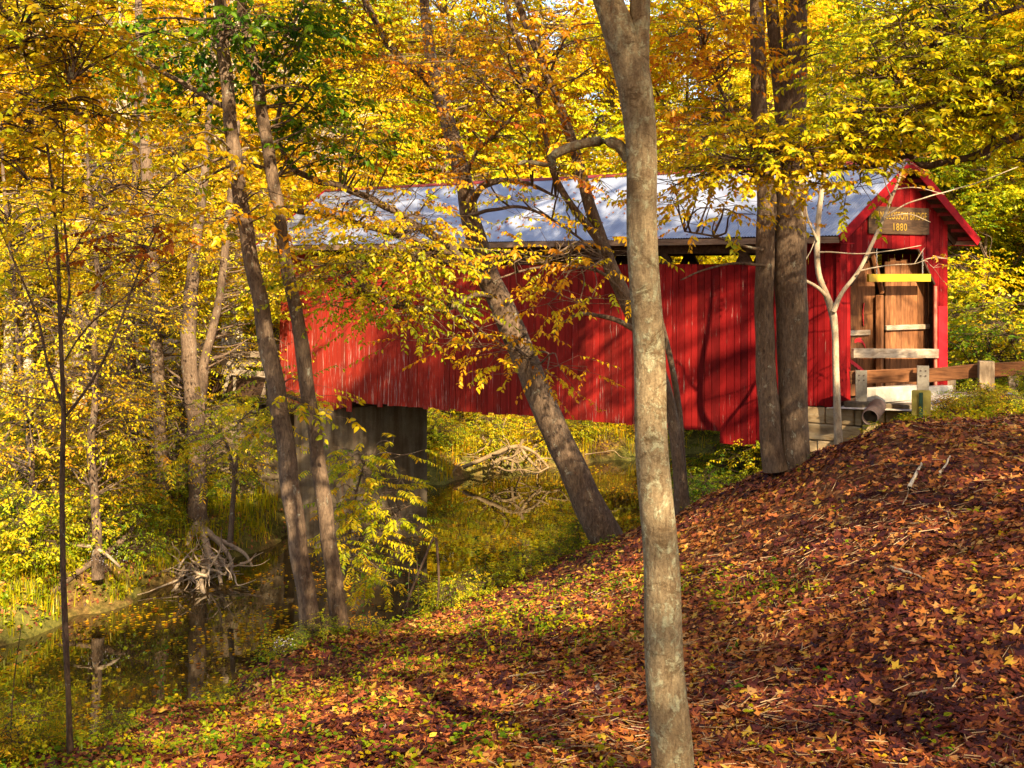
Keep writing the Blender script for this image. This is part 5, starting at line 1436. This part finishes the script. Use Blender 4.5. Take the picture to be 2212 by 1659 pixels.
dr = empty('driftwood', P(1120, 1010, 45.8), 'pale bleached driftwood branches tangled at the water edge under the bridge', 'driftwood')
o = mesh_np('tangle', *root_tangle(P(1120, 985, 46), 38, 2.2, 0.95, 0.05, 41, -0.2), M_DRIFTWOOD, smooth=True); adopt(dr, o)
parts = []
for pts in ([(1000, 1010, 9), (1060, 985, 10), (1110, 965, 9), (1150, 975, 7), (1185, 1010, 5)], [(1120, 960, 8), (1140, 990, 7), (1170, 1020, 5)], [(1060, 1005, 8), (1090, 990, 8), (1120, 1000, 6)], [(1130, 950, 7), (1110, 990, 7), (1105, 1020, 6)]):
    p = spline(stem_path(pts, 45.5), 0.1); parts.append(tube(p[:, :3], p[:, 3], 7, 0.06, 3))
o = mesh_np('bough', *join(parts), M_DRIFTWOOD, smooth=True); adopt(dr, o)

def log(name, label, pts, d, bark, cat='fallen branch'):
    p = spline(stem_path(pts, d), 0.1)
    o = mesh_np(name, *tube(p[:, :3], p[:, 3], 9, 0.05, 5), bark, smooth=True)
    tag(o, label, cat)
log('fallen_log', 'dark fallen log slanting down the far bank into the water', [(290, 1140, 10, 29.5), (250, 1180, 14, 28.8), (170, 1235, 14, 28), (100, 1290, 13, 27), (50, 1335, 11, 26.2), (0, 1385, 8, 25.4), (-20, 1405, 6, 25.2)], 27, M_BARK)
log('fallen_branch', 'pale curved branch lying among white flowers on the far bank', [(160, 1178, 6, 28.2), (200, 1182, 8, 28), (232, 1200, 7, 27.8), (260, 1225, 5, 27.6)], 28, M_DRIFT)
log('fallen_branch', 'dry stick reaching up beside the pier from the near bank', [(870, 1330, 5), (895, 1260, 5), (920, 1200, 5), (938, 1160, 6), (944, 1180, 6), (948, 1260, 5), (944, 1310, 4)], 18.2, M_BARK_DARK)

def on_ground(px, py):
    """first terrain point along the sight line through (px, py)"""
    d = np.linspace(4, 40, 1500)
    x = (px - 1106) / FD * d; zz = EYE - (py - 592) / FD * d
    k = np.argmax(zz < gz(x, d))
    return np.array([x[k], d[k], zz[k]])
def stick(label, pts, w, bark, seed, name='stick', lift=0.02):
    q = np.array([on_ground(x, y) + UP * (lift + w / 2) for x, y in pts])
    q = spline(q, 0.05); g = np.random.default_rng(seed); q = q + g.normal(0, 0.004, q.shape)
    tag(mesh_np(name, *tube(q, np.linspace(w / 2, w / 3.4, len(q)), 7, 0.08, seed), bark, smooth=True), label, 'stick')
stick('bleached bark strip on the leaf covered mound below the sign', [(1965, 1062), (1972, 1045), (1985, 1022), (1990, 1008)], 0.05, M_BARK_WHITE, 1, 'bark_strip')
stick('short whitish bark piece further up the leaf covered mound', [(2030, 1030), (2045, 1008), (2052, 992)], 0.035, M_BARK_WHITE, 2, 'bark_strip')
stick('dark flat stick lying near the top of the leafy mound', [(1940, 1014), (1975, 1012), (2000, 1018)], 0.04, M_BARK_DARK, 3)
stick('grey brown stick among leaves at the middle of the leafy slope', [(1925, 1232), (1975, 1248), (2010, 1262)], 0.028, M_DRIFT, 4)
stick('pale splintered stick low on the leafy slope, behind the closest trunk', [(1100, 1468), (1180, 1455), (1250, 1440)], 0.022, M_DRIFT, 5)
stick('thin brown stick lying beneath the yellow ground cover on the near bank', [(1010, 1352), (1030, 1370), (1045, 1385)], 0.026, M_BARK, 6)
stick('straw coloured wood splinter close to the bottom corner of the slope', [(1960, 1510), (2020, 1500), (2065, 1492)], 0.03, M_DRIFT, 7)
stick('thin upright twig standing in the mound of leaves', [(1950, 1105), (1960, 1085), (1962, 1060)], 0.012, M_DRIFT, 8, lift=0.08)

# weeds standing up before the bright water
def weed(px, y0, y1, d, tone, n, size, label, seed, lean=0.0):
    g = np.random.default_rng(seed)
    b = on_ground(px, y0) if d is None else P(px, y0, d)
    d = b[1]; b[2] = g1(b[0], b[1])
    h = max(0.3, (EYE - (y1 - 592) / FD * d) - b[2])
    root = empty('weed_plant', b, label, 'plant')
    p = np.array([b, b + [lean * 0.4 * h, 0, h * 0.55], b + [lean * h, 0.03, h]])
    p = spline(np.column_stack([p, [0.008, 0.006, 0.003]]), 0.05)
    adopt(root, mesh_np('stem', *tube(p[:, :3], p[:, 3], 5), M_BARK_DARK, smooth=True))
    t = np.linspace(0.15, 1, n); q = np.column_stack([np.interp(t, np.linspace(0, 1, len(p)), p[:, j]) for j in range(3)])
    a = np.arange(n) * 2.4 + g.uniform(0, 6); dd = np.column_stack([np.cos(a), np.sin(a), g.normal(-0.1, 0.25, n)])
    V, F, nf = leaves(np.repeat(q, 2, 0), np.concatenate([dd, -dd * [1, 1, -1]], 1).reshape(-1, 3), np.tile([0, 0, 1.0], (2 * n, 1)) + g.normal(0, 0.3, (2 * n, 3)), size * g.uniform(0.7, 1.2, 2 * n), 0.42)
    adopt(root, mesh_np('crown', V, F, M_LEAF, attrs={'tone': np.repeat(np.clip(tone + g.normal(0, 0.05, 2 * n), 0, 1), nf)}))
weed(1030, 1330, 1160, 19.3, 0.06, 16, 0.11, 'tall dark green weed silhouetted against the bright yellow water', 1)
weed(1048, 1330, 1200, 19.2, 0.07, 12, 0.10, 'shorter dark green weed beside the tall one before the yellow water', 2)
weed(880, 1335, 1165, 18, 0.10, 12, 0.07, 'spindly blue green weed before the foot of the pier', 3, 0.05)
weed(905, 1338, 1185, 18, 0.10, 12, 0.07, 'second spindly blue green weed by the dry stick at the pier', 4, -0.04)
weed(780, 1365, 1255, 17.4, 0.10, 10, 0.07, 'small blue green weed next to the slim leaning trunks', 5, 0.08)
weed(975, 1330, 1250, 18.6, 0.2, 10, 0.07, 'small leafy weed at the edge of the bright water', 6, -0.1)
weed(20, 1620, 1350, 9.8, 0.3, 16, 0.06, 'reddish stemmed weed at the bottom corner by the still water', 7, 0.08)
weed(345, 1570, 1400, 12.7, 0.14, 10, 0.08, 'green weed on the near bank before the sky reflections', 8, 0.1)
weed(560, 1460, 1330, 15.2, 0.14, 12, 0.07, 'leafy weed left of the leaning pair of trunks', 9, 0.15)

def aster(px, py, d, n, w, h, label, seed):
    g = np.random.default_rng(seed); c = P(px, py, d)
    root = empty('aster_plant', c, label, 'flowers')
    C = c + ellip(g, n, 0.5) * np.array([w, 0.3, h])
    base = np.array([c[0], c[1], c[2] - h * 1.6]) + g.normal(0, 0.12, (n, 3)) * [1, 1, 0.2]
    adopt(root, mesh_np('stem', *prisms(base, C, 0.004, 0.002), M_BARK_DARK))
    VV, FF, off = [], [], 0
    for k in range(9):
        a = k * 2 * pi / 9
        d_ = np.tile([cos(a), -0.25, sin(a)], (n, 1)) + g.normal(0, 0.1, (n, 3))
        V, F, _ = leaves(C, d_, np.tile([0, -1, 0.3], (n, 1)), 0.012, 0.42, simple=True); VV.append(V); FF.append(F + off); off += len(V)
    adopt(root, mesh_np('flower', np.vstack(VV), np.vstack(FF), M_ASTER))
aster(225, 1205, 27.9, 60, 0.75, 0.22, 'spray of tiny white asters on the far bank by the crooked trunk', 1)
aster(612, 1392, 15.6, 40, 0.22, 0.09, 'pale lilac asters beside the outer leaning trunk', 2)

# fallen leaves: lobed and plain leaves strewn over the floor
def normals(x, y, e=0.08):
    zx = (gz(x + e, y) - gz(x - e, y)) / (2 * e); zy = (gz(x, y + e) - gz(x, y - e)) / (2 * e)
    return nrm(np.stack([-zx, -zy, np.ones_like(zx)], -1))
def floor_points(n, d0, d1, g, power=1.0, xlim=0.56):
    d = d0 * (d1 / d0) ** (g.uniform(0, 1, n) ** power)
    x = g.uniform(-xlim, xlim, n) * d
    z = gz(x, d)
    road = ((np.stack([x - BX, d - BY], -1) @ np.array([0.866, -0.5])) > 0) & ((np.stack([x - BX, d - BY], -1) @ np.array([0.5, 0.866])) > -0.1) & ((np.stack([x - BX, d - BY], -1) @ np.array([0.5, 0.866])) < 3.4)
    ok = (z > 0.12) & ~(road & (g.uniform(0, 1, n) > 0.12)) & ~(on_b(x, d))
    return x[ok], d[ok], z[ok]
def on_b(x, y):
    w = np.stack([x - BX, y - BY], -1); u = w @ np.array([-0.866, 0.5]); n = w @ np.array([0.5, 0.866])
    return (u > -0.6) & (u < 1.2) & (n > -0.15) & (n < 4)
def litter(n, d0, d1, seed, lobed, s0, s1, name, power=1.0):
    g = np.random.default_rng(seed)
    x, y, z = floor_points(n, d0, d1, g, power)
    N = len(x); nn = nrm(normals(x, y) + g.normal(0, 0.30, (N, 3)))
    a = g.uniform(0, 2 * pi, N); t = np.stack([np.cos(a), np.sin(a), np.zeros(N)], -1)
    t = nrm(t - (t * nn).sum(1, keepdims=True) * nn); s = np.cross(nn, t)
    size = g.uniform(s0, s1, N)[:, None]
    cu = g.uniform(0.05, 0.5, N)[:, None] * np.where(g.uniform(0, 1, N) < 0.6, 1, -1)[:, None]
    if lobed:
        ang = np.radians([180, 140, 105, 82, 55, 28, 0, -28, -55, -82, -105, -140]); rr = np.array([0.12, 0.42, 0.22, 0.52, 0.26, 0.36, 0.60, 0.36, 0.26, 0.52, 0.22, 0.42])
    else:
        ang = np.radians([180, 120, 60, 0, -60, -120]); rr = np.array([0.5, 0.28, 0.27, 0.55, 0.27, 0.28])
    c = np.stack([x, y, z], -1) + nn * (0.018 * g.uniform(0.2, 2.2, N))[:, None]
    V = [c]
    for an, r in zip(ang, rr):
        rj = r * g.uniform(0.8, 1.2, (N, 1))
        px, py = rj * cos(an), rj * sin(an)
        V.append(c + size * (t * px + s * py + nn * (cu * (py * py * 1.6 + px * px * 0.7) + g.normal(0, 0.03, (N, 1)))))
    m = len(ang); V = np.stack(V, 1).reshape(-1, 3)
    tri = np.array([[0, 1 + i, 1 + (i + 1) % m] for i in range(m)])
    F = (np.arange(N)[:, None, None] * (m + 1) + tri[None]).reshape(-1, 3)
    patch = 0.5 + 0.5 * np.sin(0.9 * x + 0.5 * y + 1.0) * np.sin(0.8 * y - 0.5 * x) 
    tone = np.clip(0.32 + 0.30 * (patch - 0.5) + g.normal(0, 0.23, N), 0, 0.95)
    tone = np.where(g.uniform(0, 1, N) < 0.035, 0.9, tone)
    o = mesh_np(name, V, F, M_LITTER, attrs={'tone': np.repeat(tone, m)})
    return tag(o, kind='stuff')
litter(38000, 5, 18, 61, True, 0.065, 0.15, 'fallen_leaves', 0.9)
litter(75000, 5, 20, 62, False, 0.035, 0.09, 'fallen_leaves', 0.9)
litter(60000, 15, 40, 63, False, 0.07, 0.14, 'fallen_leaves', 1.0)

def chips(n, seed):
    g = np.random.default_rng(seed)
    x, y, z = floor_points(n, 4.8, 19, g)
    k = (x > -1 + 0.1 * y) & (np.sin(1.1 * x + 0.4) * np.sin(0.9 * y) + g.normal(0, 0.5, len(x)) > 0.1); x, y, z = x[k], y[k], z[k]
    N = len(x); nn = normals(x, y); a = g.uniform(0, 2 * pi, N)
    t = np.stack([np.cos(a), np.sin(a), g.normal(0, 0.25, N)], -1); t = nrm(t - (t * nn).sum(1, keepdims=True) * nn * 0.8)
    c = np.stack([x, y, z + 0.025 * g.uniform(0.3, 2.0, N)], -1)
    L = g.uniform(0.03, 0.11, N)[:, None]; V, F = prisms(c - t * L, c + t * L, 0.005, 0.003)
    o = mesh_np('wood_chip_litter', V, F, leaf_mat('wood_chip', [(0, (0.20, 0.10, 0.05)), (1, (0.62, 0.44, 0.24))], trans=0.0), attrs={'tone': np.tile(np.clip(g.normal(0.5, 0.25, N), 0, 1), 3)})
    tag(o, kind='stuff')
chips(13000, 71)

def cover(n, seed, test, tone, size, name, h=0.12, d0=5, d1=22):
    """low green plants: rosettes of small leaves on short stalks"""
    g = np.random.default_rng(seed)
    x, y, z = floor_points(n, d0, d1, g)
    px = 1106 + x / y * FD; py = 592 + (EYE - z) / y * FD
    k = test(px, py, y, g.uniform(0, 1, len(x))); x, y, z = x[k], y[k], z[k]
    N = len(x); m = 7
    hh = h * g.uniform(0.3, 1.6, N)
    base = np.repeat(np.stack([x, y, z], -1), m, 0) + np.column_stack([g.normal(0, 0.045, (N * m, 2)), np.repeat(hh, m) * g.uniform(0.2, 1, N * m)])
    a = g.uniform(0, 2 * pi, N * m)
    d = np.column_stack([np.cos(a), np.sin(a), g.normal(0.05, 0.3, N * m)])
    V, F, nf = leaves(base, d, np.tile([0, 0, 1.0], (N * m, 1)) + g.normal(0, 0.4, (N * m, 3)), size * g.uniform(0.5, 1.3, N * m), 0.6)
    t = np.repeat(np.clip(tone + g.normal(0, 0.09, N), 0, 1), m)
    tag(mesh_np(name, V, F, M_LEAF, attrs={'tone': np.repeat(np.clip(t + g.normal(0, 0.04, N * m), 0, 1), nf)}), kind='stuff')
def near_lip(px, py, d, u):
    lip = np.interp(px, [0, 150, 300, 530, 690, 900, 1050, 1200, 1310], [1650, 1605, 1552, 1460, 1390, 1335, 1275, 1215, 1175])
    dy = py - lip
    f = np.exp(-np.maximum(dy, 0) / 75.0) * 0.95 + 0.10
    f = np.where(px > 1350, 0.0, f)
    patch = np.exp(-((px - 1560) / 190) ** 2 - ((py - 1275) / 36) ** 2) * 0.9 + np.exp(-((px - 1120) / 220) ** 2 - ((py - 1330) / 80) ** 2) * 0.85
    return u < np.maximum(np.maximum(f, patch), 0.025)
cover(9000, 81, near_lip, 0.30, 0.055, 'ground_cover')
cover(5000, 82, lambda px, py, d, u: near_lip(px, py, d, u * 1.5), 0.46, 0.045, 'ground_cover')
cover(5000, 83, lambda px, py, d, u: (px > 1940) & (d > 18.5), 0.42, 0.06, 'ground_cover', 0.16, 18, 26)
def far_left(px, py, d, u): return (px < 560) & (d > 25)
cover(12000, 84, far_left, 0.40, 0.10, 'ground_cover', 0.35, 24, 40)
cover(12000, 85, lambda px, py, d, u: (px > 880) & (px < 1800) & (d > 44), 0.51, 0.12, 'ground_cover', 0.5, 44, 64)

def grass(n, seed, test, hgt, tone, d0, d1, name='grass'):
    g = np.random.default_rng(seed)
    x, y, z = floor_points(n, d0, d1, g)
    px = 1106 + x / y * FD; py = 592 + (EYE - z) / y * FD
    clump = np.sin(2.3 * x + y) * np.sin(1.9 * y - 1.3 * x) + np.sin(5.1 * x) * np.sin(4.3 * y) * 0.6
    k = test(px, py, y) & (clump + g.normal(0, 0.5, len(x)) > -0.1); x, y, z = x[k], y[k], z[k]
    N = len(x); c = np.stack([x, y, z - 0.02], -1); a = g.uniform(0, 2 * pi, N)
    s = np.stack([np.cos(a), np.sin(a), 0 * a], -1); b = np.stack([-np.sin(a), np.cos(a), 0 * a], -1)
    h = (hgt * g.uniform(0.4, 1.3, N))[:, None]; w = (0.008 + 0.010 * hgt) ; bend = g.uniform(0.1, 0.9, N)[:, None]
    V = np.stack([c - s * w, c + s * w, c + s * w * 0.7 + UP * h * 0.6 + b * h * 0.22 * bend, c - s * w * 0.7 + UP * h * 0.6 + b * h * 0.22 * bend,
                  c + UP * h * (1 - 0.28 * bend) + b * h * 0.7 * bend], 1).reshape(-1, 3)
    o5 = np.arange(N)[:, None] * 5
    F4 = o5 + np.array([[0, 1, 2, 3]]); F3 = o5 + np.array([[3, 2, 4]])
    t = np.clip(tone + g.normal(0, 0.08, N), 0, 1)
    tag(mesh_np(name, V, [F4, F3], M_LEAF, attrs={'tone': np.concatenate([t, t])}), kind='stuff')
grass(120000, 91, lambda px, py, d: (px < 600) & (d > 25), 0.5, 0.42, 24, 40)
grass(50000, 92, lambda px, py, d: (px > 880) & (px < 1800) & (d > 44), 0.75, 0.51, 44, 62)
grass(14000, 93, lambda px, py, d: near_lip(px, py, d, 0.25), 0.12, 0.34, 6, 22)
grass(5000, 94, lambda px, py, d: (px > 1950) & (d > 18), 0.22, 0.42, 18, 24)

# leaves floating on the creek
def floating(n, seed):
    g = np.random.default_rng(seed)
    d = g.uniform(17, 50, n); x = g.uniform(-0.56, 0.2, n) * d
    cl = np.sin(0.8 * x + 0.5 * d) * np.sin(0.7 * d - 0.4 * x) + 0.6 * np.sin(2.2 * x) * np.sin(1.1 * d)
    k = (stream_ratio(x, d) < 1.02) & (cl + g.normal(0, 0.5, n) > 0.15); x, d = x[k], d[k]; N = len(x)
    a = g.uniform(0, 2 * pi, N)
    V, F, nf = leaves(np.stack([x, d, np.full(N, 0.012) + g.uniform(0, 0.012, N)], -1), np.stack([np.cos(a), np.sin(a), g.normal(0, 0.06, N)], -1), np.tile([0, 0, 1.0], (N, 1)) + g.normal(0, 0.06, (N, 3)), g.uniform(0.06, 0.15, N), 0.6, fold=0.08, droop=-0.05)
    tag(mesh_np('floating_leaves', V, F, M_LEAF, attrs={'tone': np.repeat(np.clip(g.normal(0.62, 0.1, N), 0, 1), nf)}), kind='stuff')
floating(26000, 95)

# leaves lying on the metal roof
def roof_leaves(n, seed):
    g = np.random.default_rng(seed)
    u = g.uniform(0, LEN, n); v = -VO + 0.02 + g.beta(1.2, 1.6, n) * 0.6
    z = EZ + (RZ - EZ) * (v + VO) / (0.5 + VO) + 0.022
    k = np.sin(0.9 * u + 6 * v) * np.sin(2.1 * u - 4 * v) + g.normal(0, 0.5, n) > 0.15
    u, v, z = u[k], v[k], z[k]; N = len(u)
    b = np.array([BX, BY, EYE])[None] + LD[None] * u[:, None] + WD[None] * (v * WW)[:, None] + UP[None] * z[:, None]
    up = nrm(np.array([0, 0, 1.0]) * 2.13 + np.array([-0.5, -0.866, 0]) * 2.0)
    a = g.uniform(0, 2 * pi, N); s = nrm(np.cross(up, LD)); d = LD[None] * np.cos(a)[:, None] + s[None] * np.sin(a)[:, None]
    V, F, nf = leaves(b, d, np.tile(up, (N, 1)) + g.normal(0, 0.1, (N, 3)), g.uniform(0.05, 0.12, N), 0.6, fold=0.15, droop=0.0)
    tag(mesh_np('fallen_leaves', V, F, M_LITTER, attrs={'tone': np.repeat(np.clip(g.normal(0.45, 0.15, N), 0, 1), nf)}), kind='stuff')
roof_leaves(900, 96)
